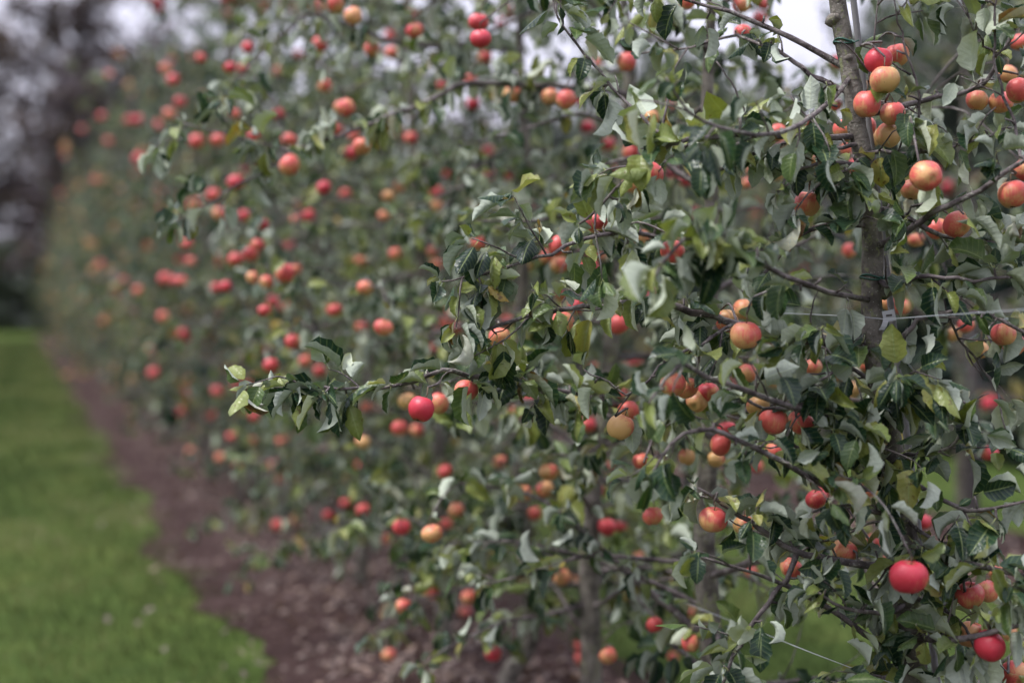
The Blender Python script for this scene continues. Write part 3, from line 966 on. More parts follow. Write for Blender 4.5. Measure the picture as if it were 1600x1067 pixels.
# ------------------------------------------------------------------ apples: photo crops (x0, y0), then cx, cy, diameter in crop pixels, colour
APPLES_RAW = {
    (1060, 0): '40,10,80,o 290,25,80,a 393,20,65,r 375,90,70,r 300,150,85,a 740,290,62,r 927,282,130,r 1010,258,112,a 955,370,135,y 872,483,130,a 992,527,118,a '
               '770,605,105,o 862,590,110,o 972,627,115,y 895,640,85,y 780,690,62,o 460,615,85,o 485,672,70,o 590,575,62,o 595,945,122,o 620,740,62,o 1147,815,150,a '
               '1080,880,110,y 1383,465,108,o 1493,475,108,a 1525,345,90,o 1572,420,115,a 1580,198,82,a 1600,790,95,r 1548,900,138,o 1290,1040,125,a 1200,1060,100,o '
               '815,770,70,r 30,835,70,c 75,985,60,c 345,790,60,o 315,850,60,o 462,810,60,o 725,490,52,a 690,520,52,o',
    (1060, 350): '0,115,66,a 1100,75,75,y 300,395,95,o 225,450,110,o 310,515,142,a 320,690,90,a 40,760,112,a 140,780,104,r 85,820,104,y 2,745,95,o 370,840,112,y 440,910,136,o '
                 '567,920,122,o 225,950,85,r 195,1020,104,a 447,1050,96,o 810,765,72,y 785,800,56,y 740,690,75,o 865,655,56,o 1505,510,117,a 1390,580,95,y 1552,560,108,r '
                 '1275,510,66,y 1330,470,50,a 790,125,60,o 1035,385,68,a 975,365,85,y 620,660,92,a 445,725,62,y 205,690,45,o 210,385,38,r',
    (530, 350): '1020,100,106,a 1020,190,86,y 1160,207,92,r 970,150,84,r 1545,128,112,a 1400,65,72,a 1165,20,62,o 1165,130,72,o 1210,145,62,a 642,90,76,a 430,130,58,a '
                '260,140,66,a 120,297,82,o 105,475,62,a 205,480,90,o 405,390,58,r 500,415,62,r 490,465,62,r 545,480,64,r 430,580,62,a 440,490,58,o 742,525,112,o 775,450,64,a '
                '835,382,56,o 1035,457,110,a 1030,330,72,r 1100,380,82,r 1292,465,97,a 588,770,118,o 315,820,88,y 380,857,130,c 460,830,102,a 450,775,54,r 280,945,76,r '
                '360,955,66,a 125,850,62,a 165,850,44,o 110,1010,72,y 810,875,72,a 875,815,72,r 1340,870,106,o 1302,940,122,y 1310,785,52,r 1205,910,76,r 1150,930,82,r '
                '1180,665,48,o 1545,740,126,y 450,190,60,a 100,175,60,a',
    (530, 0): '65,75,86,o 340,60,62,r 350,145,82,r 645,105,92,r 655,180,102,r 675,265,68,r 790,60,62,r 745,115,52,r 153,230,76,o 240,245,66,o 235,165,52,a 605,375,66,r '
              '480,395,62,r 620,480,66,c 35,500,82,r 225,430,44,r 330,640,66,r 105,680,86,o 55,710,66,r 70,630,60,o 800,440,82,o 975,450,86,o 1050,462,92,o 1100,465,52,r '
              '1330,287,92,a 1200,290,52,o 1165,345,42,r 1150,590,66,c 1245,670,66,r 1445,545,72,o 1530,490,62,r 1355,705,86,a 1450,805,112,a 1360,850,92,o 1300,775,62,c '
              '1190,1030,112,a 1590,825,54,c 1540,800,52,c 690,700,54,r 695,810,56,r 785,810,56,r 505,805,52,r 450,890,62,r 455,955,62,o 275,870,56,a 30,900,54,a 225,910,66,o '
              '210,1000,62,a 650,910,40,a 1590,10,44,a',
    (0, 0): '1468,30,76,r 1550,20,82,o 1480,205,72,r 1145,220,48,r 1065,315,56,r 1125,320,48,r 765,320,56,r 800,370,56,r 505,345,56,r 785,530,66,r 835,475,56,r 1503,400,66,r '
            '470,540,52,r 640,555,62,r 600,560,50,r 500,655,60,r 640,735,60,r 280,895,60,r 440,835,60,a 910,655,70,r 1010,650,70,a 1340,650,72,a 1340,765,102,o 1580,500,72,a 1290,530,60,r '
            '1090,530,52,r 1175,630,52,r 1500,870,72,r 1090,845,80,r 990,905,70,r 895,950,62,r 1125,1000,62,r 1020,990,70,a 1390,940,52,r 1370,1010,52,a 1430,1000,60,r 1215,1040,52,r 1560,600,60,a '
            '300,720,48,r 380,600,48,r 930,270,50,r 1280,330,46,r 1380,250,44,r',
    (0, 350): '1090,165,76,a 1160,140,76,r 1195,95,44,r 885,175,52,r 865,90,60,r 765,255,70,r 810,262,50,r 845,265,52,r 575,265,60,r 1000,295,52,r 1045,290,56,r 1320,230,92,a 1365,210,62,a '
              '1225,400,56,r 1265,355,60,r 1315,380,52,r 1355,545,76,r 1255,655,72,r 1415,635,62,o 1480,680,62,a 1005,775,56,r 975,885,52,r 1180,890,52,r 710,690,56,r 1070,985,46,r '
              '1165,1010,52,o 1305,1005,50,a 755,430,56,o 1550,400,72,a 465,185,50,r 640,310,48,a 350,320,46,r 480,450,46,a 1170,250,44,a 1235,270,44,a 1340,100,44,r 1500,1040,46,a 530,330,46,r '
              '885,1050,44,a 640,760,40,a 840,640,40,o',
    (530, 707): '490,88,72,a 745,45,72,y 835,60,46,r 970,90,92,y 955,170,86,o 855,190,82,o 905,280,72,o 540,265,76,o 1245,65,48,a 1195,175,76,r 1150,295,76,o 1240,345,82,r 1300,340,72,r '
                '1452,293,92,a 1400,40,82,o 430,375,96,o 290,345,82,r 220,400,54,r 110,265,66,a 495,330,62,a 425,640,76,o 300,715,82,o 600,670,72,a 580,735,54,a 230,935,66,o 275,955,58,a '
                '310,945,44,r 1030,575,82,o 1095,585,46,o 1460,795,76,a 1120,890,66,r 1120,950,66,r 1245,940,86,a 1075,1045,62,o 710,930,82,r 640,940,54,r 775,945,54,o 95,60,44,a 1545,945,44,a 1390,480,44,o 30,235,56,r',
    (0, 707): '1285,335,56,r 1365,315,46,o 1300,120,48,o 1520,290,56,r 885,20,48,a 1150,50,42,a',
    (1060, 707): '362,65,56,a 160,310,132,a 305,335,104,y 640,215,104,r 670,180,56,a 885,170,72,o 1135,320,48,r 770,455,122,y 1265,405,40,r 905,410,44,o 523,535,112,o 1065,575,166,c '
                 '1350,660,132,r 1430,640,112,a 1350,840,122,o 1440,893,142,c 1555,1020,122,a 1530,830,62,o 110,655,52,o 60,740,58,o 55,880,82,a 130,690,52,o 40,20,84,y 175,30,84,y '
                 '335,555,44,o 975,510,56,o 1475,550,46,o 1440,2,44,r',
}
BLUSH = {'y': (0.22, 0.36), 'o': (0.38, 0.52), 'a': (0.52, 0.66), 'r': (0.64, 0.84), 'c': (0.90, 0.98)}
WORD = {'y': 'yellow', 'o': 'orange', 'a': 'orange-red', 'r': 'red', 'c': 'crimson'}
apples = []
for (x0, y0), txt in APPLES_RAW.items():
    for item in txt.split():
        cx, cy, d, c = item.split(',')
        px, py, d = x0 + float(cx) * 0.3375, y0 + float(cy) * 0.3375, float(d) * 0.3375
        if any(math.hypot(px - a['px'], py - a['py']) < 7 for a in apples):
            continue
        if d < 14.5:
            continue
        zd = FPX * 0.0535 / d
        k = max(kfac(px), 0.02)
        if px > 1000 and d > 24:
            z = 2.86 + 0.45 * (zd - 2.86)
            z = min(max(z, 2.45), 3.7)
        elif px > 560 and d > 27:
            z = min(max(zd, 2.75), 4.4)
        else:
            z = zd
        z = min(max(z, 0.80 / k), 2.15 / k) if px < 560 else min(z, 2.3 / k)
        if px < 300:
            z = max(z, 0.95 / k)
        if z > 6.0 and px < 420:
            z = R.uniform(0.72, 0.84) / k
            if py > 600:
                z = R.uniform(1.0, 1.2) / k
            if py < 440:
                z = min(z, 2.35 * FPX / (470 - py))
        diam = min(max(d * z / FPX, 0.044), 0.074)
        apples.append(dict(px=px, py=py, z=z, d=diam, c=c, p=P(px, py, z), dpx=d))

# hang every apple of the modelled trees from the nearest wood by a spur
nodes, owner = [], []
for ti, t in enumerate(TREES):
    for bi, br in enumerate(t.branches):
        for q in br.pts[2:]:
            nodes.append(q)
            owner.append((ti, bi))
        for tw, _, _ in br.twigs:
            nodes.append(tw[-1])
            owner.append((ti, bi))
nodes = np.array(nodes)
for a in apples:
    r = a['d'] / 2
    tilt = rng.normal(0, 0.20, 2)
    axis = unit(np.array((tilt[0], tilt[1], 1.0)))
    if a['z'] < 3.3 and R.random() < 0.16:          # a few are turned so that the calyx faces outwards
        axis = unit(np.array((R.uniform(-0.5, 0.5), 0.9, R.uniform(0.2, 0.7))))
    a['axis'] = axis
    top = a['p'] + axis * (r * 0.62)
    end = top + unit(axis + np.array((0, 0, 0.7)) + rng.normal(0, 0.15, 3)) * R.uniform(0.018, 0.030)
    a['stalk'] = (top, end)
    if a['z'] < 7.0:
        d2 = np.linalg.norm(nodes - end, axis=1) + np.where(nodes[:, 2] < end[2] - 0.03, 0.06, 0.0)
        i = int(np.argmin(d2))
        ti, bi = owner[i]
        q = nodes[i]
        br = TREES[ti].branches[bi]
        mid = (q + end) / 2 + np.array((0, 0, 0.12 * np.linalg.norm(q - end))) + rng.normal(0, 0.006, 3)
        if np.linalg.norm(q - end) > 0.012:
            br.twigs.append((catmull([q, mid, end], 4), 0.0030, 0.0022))
        rosette(br.leaves, end, unit(end - q + np.array((0, 0, 0.01))), R.randint(2, 4), 0.95, 0.45)
        far = np.linalg.norm(q - end)
        if far > 0.16:
            rosette(br.leaves, mid, unit(end - q), R.randint(3, 5))

# ------------------------------------------------------------------ prune leaves: openings in the crown and fruit that shows
OPEN = [
    (1389, 496, 26, 26, 0.98), (1300, 492, 70, 16, 0.8),  # photo x, y, half sizes, share removed
    (1268, 55, 56, 80, 0.95), (1288, 455, 66, 62, 0.97), (1400, 30, 45, 50, 0.75), (1500, 760, 55, 60, 0.85), (1235, 760, 55, 34, 0.85),
    (1300, 1000, 80, 45, 0.80), (950, 945, 70, 60, 0.85), (1540, 600, 40, 55, 0.85), (1440, 555, 45, 30, 0.6), (1240, 400, 25, 25, 0.8),
    (1580, 850, 30, 40, 0.7), (640, 950, 90, 90, 0.55), (980, 700, 45, 40, 0.6), (1490, 100, 40, 60, 0.55), (1010, 870, 50, 40, 0.6), (1130, 20, 50, 50, 0.5),
    (1180, 940, 60, 40, 0.5), (1120, 900, 40, 90, 0.5), (1540, 180, 40, 30, 0.7),
]
T1_Y, T1_X = np.array([q[1] for q in T1_PX][::-1]), np.array([q[0] for q in T1_PX][::-1])
ap_px = np.array([(a['px'], a['py'], a['dpx'] / 2, a['z']) for a in apples])
for ti, t in enumerate(TREES):
    for br in t.branches:
        if not br.leaves:
            continue
        c = np.array([lf.p + unit(lf.y) * lf.s * 0.8 for lf in br.leaves])
        px, py, z = proj(c)
        keep = []
        for i, lf in enumerate(br.leaves):
            ok = z[i] > 2.15
            if ok and z[i] < 4.2:
                for ox, oy, rx, ry, pr in OPEN:
                    if ((px[i] - ox) / rx) ** 2 + ((py[i] - oy) / ry) ** 2 < 1 and R.random() < pr:
                        ok = False
                        break
            if ok:
                size = lf.s / z[i] * FPX * 0.28
                dd = np.hypot(ap_px[:, 0] - px[i], ap_px[:, 1] - py[i])
                hit = (dd < ap_px[:, 2] * 0.95 + size * 0.8) & (ap_px[:, 3] > z[i] - 0.02)
                if hit.any():
                    big_ = ap_px[hit, 2].max() > 16
                    pr = 0.98 if (dd[hit] < ap_px[hit, 2] * 0.75 + size * 0.3).any() else (0.90 if big_ else 0.75)
                    ok = R.random() > pr
            if ok and not br.traced and z[i] < 5.6 and ((px[i] - 600) / 340) ** 2 + ((py[i] - 165) / 170) ** 2 < 1 and R.random() < 0.40:
                ok = False
            if ok and z[i] < 2.93 and (py[i] < 140 or 350 < py[i] < 550):
                tx = np.interp(py[i], T1_Y, T1_X)
                if abs(px[i] - tx) < 26 and R.random() < 0.9:
                    ok = False
            if ok and lf.p @ PD < 0.80 and not br.traced:
                ok = False
            if ok:
                keep.append(lf)
        br.leaves = keep

# which leaves show most from the photograph's side: splat discs into a small depth buffer
W4, H4 = 400, 267
zbuf = np.full((H4, W4), 1e9)
ibuf = np.full((H4, W4), -1, int)
flat = [(ti, bi, li) for ti, t in enumerate(TREES) for bi, br in enumerate(t.branches) for li in range(len(br.leaves))]
lp = np.array([TREES[a].branches[b].leaves[c].p + unit(TREES[a].branches[b].leaves[c].y) * TREES[a].branches[b].leaves[c].s * 0.8 for a, b, c in flat])
ls = np.array([TREES[a].branches[b].leaves[c].s for a, b, c in flat])
lx, ly, lz = proj(lp)
for i in range(len(flat) + len(apples)):
    if i < len(flat):
        x, y, z, r = lx[i] / 4, ly[i] / 4, lz[i], ls[i] / lz[i] * FPX * 0.30 / 4
    else:
        a = apples[i - len(flat)]
        x, y, z, r = a['px'] / 4, a['py'] / 4, a['z'], a['dpx'] / 8
    x0, x1, y0, y1 = int(max(0, x - r)), int(min(W4, x + r + 1)), int(max(0, y - r)), int(min(H4, y + r + 1))
    if x0 >= x1 or y0 >= y1:
        continue
    sub = zbuf[y0:y1, x0:x1]
    m = sub > z
    sub[m] = z
    ibuf[y0:y1, x0:x1][m] = i
seen = np.bincount(ibuf[ibuf >= 0].ravel(), minlength=len(flat) + len(apples))

# ------------------------------------------------------------------ build the near trees
def shared_leaf_meshes():
    out = []
    for v, f, u in LEAVES:
        me = tri_mesh('leaf', v, f, M_LEAF, uv=u)
        out.append(me)
    return out


LEAF_ME = shared_leaf_meshes()
NEAR_TEXT = ['tall young apple tree with mossy trunk and white tag, nearest to the camera', 'apple tree right behind the tagged tree, with a low dark leaning limb',
             'third apple tree of the near row, reaching a long fruiting branch to the left', 'fourth apple tree of the near row, with a pale leaved drooping top branch',
             'fifth apple tree of the near row, slightly blurred', 'sixth apple tree of the near row, blurred', 'seventh apple tree of the near row, blurred']
PART_LEAVES = [300, 300, 300, 200, 120, 0, 0]
for ti, t in enumerate(TREES):
    root = bpy.data.objects.new('apple_tree', None)
    COL.objects.link(root)
    root.location = t.base
    root.empty_display_size = 0.2
    tag(root, NEAR_TEXT[ti], 'apple tree', 'apple trees of the near row')
    off = t.base
    mb = MB()
    rad = t.rad.copy()
    mb.tube(t.trunk - off, rad, 14 if ti < 2 else 9, lump=0.05 if ti < 3 else 0.02)
    if ti == 0:     # pruning knots
        for kx, ky, ks in ((1304, 30, 10), (1324, 92, 9), (1384, 452, 13), (1398, 735, 20), (1378, 640, 10)):
            c = P(kx, ky, 2.89) - off
            pts = [c + np.array((0, 0.02, 0)), c, c + np.array((0.004, -0.012, 0.003))]
            mb.tube(pts, [ks * 1.6 / 1000, ks * 1.3 / 1000, ks * 0.6 / 1000], 9, lump=0.12)
    obj('trunk', mb.mesh('trunk', M_TRUNK), root)
    rest = []
    chosen = set()
    if PART_LEAVES[ti]:
        mine = [(int(seen[i]), i) for i in range(len(flat)) if flat[i][0] == ti and seen[i] > 0]
        mine.sort(reverse=True)
        chosen = {flat[i][1:] for _, i in mine[:PART_LEAVES[ti]]}
    for bi, br in enumerate(t.branches):
        mb = MB()
        mb.tube(br.pts - off, br.rad, 7 if ti < 3 else 5, lump=0.07)
        for pts, r0, r1 in br.twigs:
            mb.tube(pts - off, np.linspace(r0, r1, len(pts)), 4)
        limb = obj('branch', mb.mesh('branch', M_BRANCH), root)
        for li, lf in enumerate(br.leaves):
            if (bi, li) in chosen:
                o = obj('leaf', LEAF_ME[lf.k], limb)
                fr = lf.frame()
                m = Matrix(((fr[0][0], fr[1][0], fr[2][0], 0), (fr[0][1], fr[1][1], fr[2][1], 0), (fr[0][2], fr[1][2], fr[2][2], 0), (0, 0, 0, 1)))
                p = lf.p - off
                o.matrix_basis = Matrix.Translation(Vector(p)) @ m @ Matrix.Scale(lf.s, 4)
                o['tint'] = float(lf.t)
            else:
                rest.append(lf)
    v, f, u, tt = join_leaves(rest, LEAVES if ti < 4 else LEAVES_LOW)
    o = obj('foliage', tri_mesh('foliage', v - off, f, M_LEAF, uv=u, tint=tt), root)
    o['kind'] = 'stuff'
print('near leaves', len(flat), 'apples', len(apples))

# ------------------------------------------------------------------ apple meshes
def apple_mesh(seg, rings, squash, shoulder, seed):
    r = np.random.default_rng(seed)
    prof = []
    for i in range(rings + 1):
        a = math.pi * i / rings                       # 0 at the stalk
        rr = math.sin(a) * (1 + 0.05 * math.cos(a) * shoulder)
        z = math.cos(a) * squash
        d = math.exp(-(rr / 0.26) ** 2)
        z -= (0.30 if z > 0 else -0.17) * d
        prof.append((rr, z))
    v = [(0, 0, prof[0][1])]
    lob = r.uniform(0, 6.28)
    for i in range(1, rings):
        for k in range(seg):
            th = 2 * math.pi * k / seg
            q = 1 + 0.028 * math.cos(5 * th + lob) * (1.0 if prof[i][1] < 0 else 0.5) + 0.035 * math.cos(2 * th + 2 * lob)
            v.append((prof[i][0] * q * math.cos(th), prof[i][0] * q * math.sin(th), prof[i][1] * (1 + 0.03 * math.cos(2 * th)) + 0.07 * prof[i][0] * math.cos(th + 1.3 * lob)))
    v.append((0, 0, prof[-1][1]))
    f = []
    for k in range(seg):
        f.append((0, 1 + k, 1 + (k + 1) % seg))
        f.append((len(v) - 1, len(v) - 1 - seg + (k + 1) % seg, len(v) - 1 - seg + k))
    for i in range(rings - 2):
        for k in range(seg):
            a, b = 1 + i * seg + k, 1 + i * seg + (k + 1) % seg
            f += [(a, a + seg, b + seg), (a, b + seg, b)]
    return np.array(v, float), np.array(f, int)


APPLE_V = [apple_mesh(24, 16, s, h, i) for i, (s, h) in enumerate(((0.93, 1.0), (0.98, 0.6), (0.90, 1.2), (1.02, 0.9)))]
APPLE_ME = [tri_mesh('apple', v, f, M_APPLE) for v, f in APPLE_V]
APPLE_LOW_V = [apple_mesh(12, 8, s, h, i) for i, (s, h) in enumerate(((0.90, 1.0), (0.97, 0.8)))]
APPLE_LOW_ME = [tri_mesh('apple', v, f, M_APPLE) for v, f in APPLE_LOW_V]
cm = MB()
for k in range(5):
    a = 2 * math.pi * k / 5
    c, s = math.cos(a), math.sin(a)
    pts = [np.array((c * 0.02, s * 0.02, -0.70)), np.array((c * 0.10, s * 0.10, -0.80)), np.array((c * 0.19, s * 0.19, -0.86 + 0.02 * (k % 2)))]
    cm.tube(pts, [0.05, 0.05, 0.012], 4)
CALYX_ME = cm.mesh('calyx', M_CALYX)

# labels: hand-written for the fruit that stands out, by place for the rest
HAND = [
    (1372, 95, 'red apple with dark calyx facing out, beside the trunk below its top tie'), (1401, 87, 'orange-red apple tucked behind the red one beside the trunk top'),
    (1382, 125, 'yellow-orange apple under the two red ones right of the trunk'), (1354, 163, 'large blushed apple at top left of the cluster of six on the trunk'),
    (1395, 178, 'rosy apple at the right of the cluster of six on the trunk'), (1320, 204, 'half-hidden orange apple at the left of the cluster of six on the trunk'),
    (1351, 199, 'orange apple in the middle of the cluster of six on the trunk'), (1388, 212, 'yellow apple at lower right of the cluster of six on the trunk'),
    (1447, 275, 'big red-topped apple hanging alone right of the trunk below the cluster of six'), (1261, 319, 'orange apple partly behind a leaf, alone left of the trunk'),
    (1527, 157, 'orange apple at left of the cluster of four near the upper right edge'), (1564, 160, 'orange-red apple lowest of the cluster of four near the upper right edge'),
    (1575, 117, 'small orange apple on top of the cluster of four near the upper right edge'), (1591, 142, 'red apple cut by the upper right edge in a cluster of four'),
    (874, 384, 'blushed apple with calyx facing out, topmost of the central cluster'), (874, 414, 'yellow apple below the calyx-facing apple of the central cluster'),
    (921, 420, 'red apple behind leaves at the right of the central cluster'), (1051, 393, 'round orange-red apple on the blurred foremost twig right of centre'),
    (780, 527, 'orange apple hanging alone on a long stalk beside a drooping dark leaf'), (879, 504, 'blushed apple half covered by a hanging leaf under the central branch'),
    (966, 507, 'orange-red apple at the right end of the central branch'), (658, 639, 'bright crimson apple low on the long branch reaching left'),
    (728, 610, 'orange apple behind a leaf on the long branch reaching left'), (636, 627, 'yellow apple hidden left of the bright crimson apple'),
    (685, 630, 'orange-red apple touching the right of the bright crimson apple'), (982, 644, 'orange apple above a yellow one under the bare twig'),
    (969, 667, 'yellow apple, lower of the pair under the bare twig'), (1051, 600, 'yellow-orange apple at left of the row of four touching apples'),
    (1209, 657, 'large orange apple, left of the touching pair near the lower trunk'), (1251, 660, 'orange apple with a pale leaf across it, right of the touching pair'),
    (1568, 522, 'blushed apple hanging from the arched branch, front of its three'), (1529, 546, 'yellow apple with a grey leaf on it under the arched branch'),
    (1584, 539, 'red apple behind the front one under the arched branch'), (1236, 888, 'orange apple hanging alone at the fork of the low branch'),
    (1419, 901, 'largest crimson apple, with a leaf tip over its top, at lower right'), (1516, 930, 'red apple touching an orange-red one near the lower right edge'),
    (1543, 923, 'orange-red apple behind the red one near the lower right edge'), (1546, 1008, 'shining crimson apple at the bottom right corner'),
    (1516, 990, 'dull brownish orange apple behind the crimson one at bottom right'), (1495, 350, 'blushed apple with open calyx right of the trunk above the wire'),
    (447, 258, 'orange apple on the blurred branch stretching far left'), (449, 428, 'largest red-orange blurred apple in the left half'),
]
COLN = ['far left', 'left', 'centre left', 'centre right', 'right', 'far right']
ROWN = ['top', 'upper', 'upper middle', 'lower middle', 'lower', 'bottom']
cells = {}
for i, a in enumerate(apples):
    a['cell'] = (min(5, max(0, int(a['px'] / 1600 * 6))), min(5, max(0, int(a['py'] / 1067 * 6))))
    cells.setdefault(a['cell'], []).append(i)
for c, ids in cells.items():
    for n, i in enumerate(sorted(ids, key=lambda j: apples[j]['px'])):
        a = apples[i]
        blur = 'blurred ' if abs(1 / a['z'] - 1 / 2.88) * FPX * 0.0345 > 7 else ''
        a['label'] = f"{blur}{WORD[a['c']]} apple, {ordinal(n + 1)} from left among apples at {ROWN[c[1]]} {COLN[c[0]]} of photo"
for hx, hy, txt in HAND:
    best = min(apples, key=lambda a: math.hypot(a['px'] - hx, a['py'] - hy))
    if math.hypot(best['px'] - hx, best['py'] - hy) < 14:
        best['label'] = txt

for i, a in enumerate(sorted(apples, key=lambda a: a['z'])):
    low = a['z'] > 4.6
    r = a['d'] / 2
    o = obj('apple', APPLE_LOW_ME[i % 2] if low else APPLE_ME[R.randrange(4)])
    q = Vector(a['axis']).to_track_quat('Z', 'Y')
    spin = Matrix.Rotation(R.uniform(0, 6.283), 4, 'Z')
    o.matrix_basis = Matrix.Translation(Vector(a['p'])) @ q.to_matrix().to_4x4() @ spin @ Matrix.Diagonal((r * R.uniform(0.95, 1.05), r * R.uniform(0.95, 1.05), r * R.uniform(0.93, 1.05), 1))
    o['blush'] = R.uniform(*BLUSH[a['c']])
    tag(o, a['label'], 'apple', 'apples hanging in the near row')
    inv = o.matrix_basis.inverted()
    top, end = a['stalk']
    pts = [np.array(inv @ Vector(x)) for x in (top, (top + end) / 2 + rng.normal(0, 0.002, 3), end)]
    sm = MB()
    sm.tube(pts, np.array((0.0011, 0.0011, 0.0017)) / r, 5)
    obj('stalk', sm.mesh('stalk', M_STALK), o)
    if not low:
        obj('calyx', CALYX_ME, o)

# ------------------------------------------------------------------ the rest of the orchard: template trees, copied along the rows
def template_tree(seed):
    random.seed(seed)
    R.seed(seed)
    top = R.uniform(2.9, 3.75)
    pts, rad = straight_trunk((0, 0, 0), top)
    t = Tree((0, 0, 0), pts, rad)
    t.fill(33, 0.46, top - 0.05, top + 0.6, 0.72, 0.09, leaf_scale=1.2, reach=0.95)
    for _ in range(9):          # long shoots that break the outline
        z = R.uniform(0.8, top)
        br = random_branch(t.trunk, z, R.uniform(0, 6.28), crown_radius(z, top + 0.5) * R.uniform(1.2, 1.6), 0.1, 0.9)
        grow_twigs(br, 0.10, 0.7, start=0.4, leaf_scale=1.15)
        t.branches.append(br)
    tb = MB()
    tb.tube(t.trunk, t.rad, 7)
    tmesh = tb.mesh('trunk', M_TRUNK)
    bb = MB()
    leaves = []
    for br in t.branches:
        bb.tube(br.pts[::2], br.rad[::2], 4)
        for tw, r0, r1 in br.twigs:
            if len(tw) > 3:
                bb.tube(tw[::2], np.linspace(r0, r1, len(tw[::2])), 3)
        leaves += br.leaves
    for lf in leaves:           # rusty autumn leaves, most of them low in the crown
        if R.random() < (0.16 if lf.p[2] < 1.5 else 0.06):
            lf.t = R.uniform(0.90, 1.0)
    bmesh_ = bb.mesh('branches', M_BRANCH)
    v, f, u, tt = join_leaves(leaves, LEAVES_LOW)
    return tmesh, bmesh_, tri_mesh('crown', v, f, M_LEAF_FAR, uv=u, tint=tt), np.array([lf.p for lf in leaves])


TEMPL = [template_tree(100 + i) for i in range(7)]
far_sites = []


def orchard_tree(k, l, label, group, idx):
    tm, bm_, cm_, sites = TEMPL[idx % 7]
    root = bpy.data.objects.new('apple_tree', None)
    COL.objects.link(root)
    loc = row_pt(k, l)
    rz, scl = R.uniform(0, 6.283), R.uniform(0.85, 1.20)
    root.location = loc
    root.rotation_euler = (0, 0, rz)
    root.scale = (scl, scl, scl)
    tag(root, label, 'apple tree', group)
    obj('trunk', tm, root)
    obj('limbs', bm_, root)
    obj('crown', cm_, root)
    m = np.array(Matrix.Rotation(rz, 3, 'Z'))
    far_sites.append((sites @ m.T * scl + loc, k))


n_first = len(TREES)
for k in range(n_first, 62):
    orchard_tree(S_FIRST + SPACING * k + R.uniform(-0.12, 0.12), ROW_L + R.uniform(-0.14, 0.14), f'blurred apple tree, {ordinal(k + 1)} along the near row from the front', 'apple trees of the near row', R.randrange(7))
for j in range(27):
    orchard_tree(4.2 + 1.5 * j, ROW_L + ROW_GAP + R.uniform(-0.06, 0.06), f'blurred apple tree, {ordinal(j + 1)} along the second row across the grass alley', 'apple trees of the second row', R.randrange(7))
# fruit of the distant trees, past the three hundred that show largest
fv, ff, ft, n = [], [], [], 0
v0, f0 = apple_mesh(8, 6, 0.92, 1.0, 5)
for sites, k in far_sites:
    l = sites[0] @ PD
    near_row = l < ROW_L + 1.5
    cnt = R.randint(7, 14) if near_row and k > 13 else (R.randint(5, 9) if near_row else R.randint(3, 6))
    cand = sites[(sites @ PD < ROW_L - 0.05)] if near_row else sites
    if len(cand) < 5:
        continue
    for _ in range(cnt):
        p = cand[R.randrange(len(cand))] + np.array((0, 0, -0.04))
        for _ in range(R.choice((1, 2, 3, 4))):
            q = p + rng.normal(0, 0.028, 3)
            fv.append(v0 * R.uniform(0.026, 0.034) + q)
            ff.append(f0 + n)
            ft.append(np.full(len(v0), R.choice((0.78, 0.84, 0.9, 0.95, 1.0))))
            n += len(v0)
tag(obj('distant_fruit', tri_mesh('distant_fruit', np.concatenate(fv), np.concatenate(ff), M_APPLE, tint=np.concatenate(ft))),
    'blurred red fruit massed in the distant trees of the rows', 'apples', kind='stuff')

# ------------------------------------------------------------------ wires, ties, tag, cane, post
def row_z(px, l):
    return l / kfac(px)


wm = MB()
pts = [row_pt(26, 1.62, 1.50), row_pt(12, 1.62, 1.47), P(900, 486, row_z(900, 1.62)), P(1240, 490, row_z(1240, 1.615)), P(1345, 495, row_z(1345, 1.60)), P(1385, 499, row_z(1385, 1.60)), P(1450, 494, row_z(1450, 1.60)),
       P(1600, 484, row_z(1600, 1.60)), P(1900, 462, row_z(1900, 1.60))]
wm.tube(np.array(pts), 0.0009, 5)
tag(obj('trellis_wire', wm.mesh('trellis_wire', M_WIRE)), 'thin pale trellis wire running past the trunk at mid height', 'wire')
wm = MB()
pts = [P(980, 905, row_z(980, 1.60)), P(1130, 965, row_z(1130, 1.60)), P(1195, 990, row_z(1195, 1.60)), P(1270, 1020, row_z(1270, 1.6)), P(1370, 1058, row_z(1370, 1.6)), P(1700, 1180, row_z(1700, 1.6))]
wm.tube(np.array(pts), 0.0010, 5)
tag(obj('trellis_wire', wm.mesh('trellis_wire', M_WIRE)), 'low pale trellis wire sloping over the grass at the bottom', 'wire')


def tie(px, py, rad, label):
    i = int(np.argmin(np.abs(tr1[:, 2] - P(px, py, 2.9)[2])))
    c = trunk_point(tr1, P(px, py, 2.9)[2])
    m = MB()
    ring = [c + np.array((math.cos(a) * rad, math.sin(a) * rad, 0.004 * math.sin(a * 2))) for a in np.linspace(0, 2 * math.pi, 17)]
    m.tube(np.array(ring), 0.0021, 5)
    ring = [c + np.array((math.cos(a) * rad * 1.01, math.sin(a) * rad * 1.01, -0.004 + 0.003 * math.cos(a * 2))) for a in np.linspace(0.4, 2 * math.pi, 15)]
    m.tube(np.array(ring), 0.0018, 5)
    m.tube(np.array([c + np.array((rad * 0.5, -rad * 0.85, 0)), c + np.array((rad * 0.75, -rad * 1.1, -0.006)), c + np.array((rad * 1.2, -rad * 1.15, -0.002))]), 0.0016, 5)
    tag(obj('tree_tie', m.mesh('tree_tie', M_TIE)), label, 'tie', 'green ties on the nearest trunk')


tie(1318, 65, 0.0205, 'dark green string tie knotted round the top of the nearest trunk')
tie(1363, 432, 0.0240, 'dark green string tie round the middle of the trunk above the white tag')

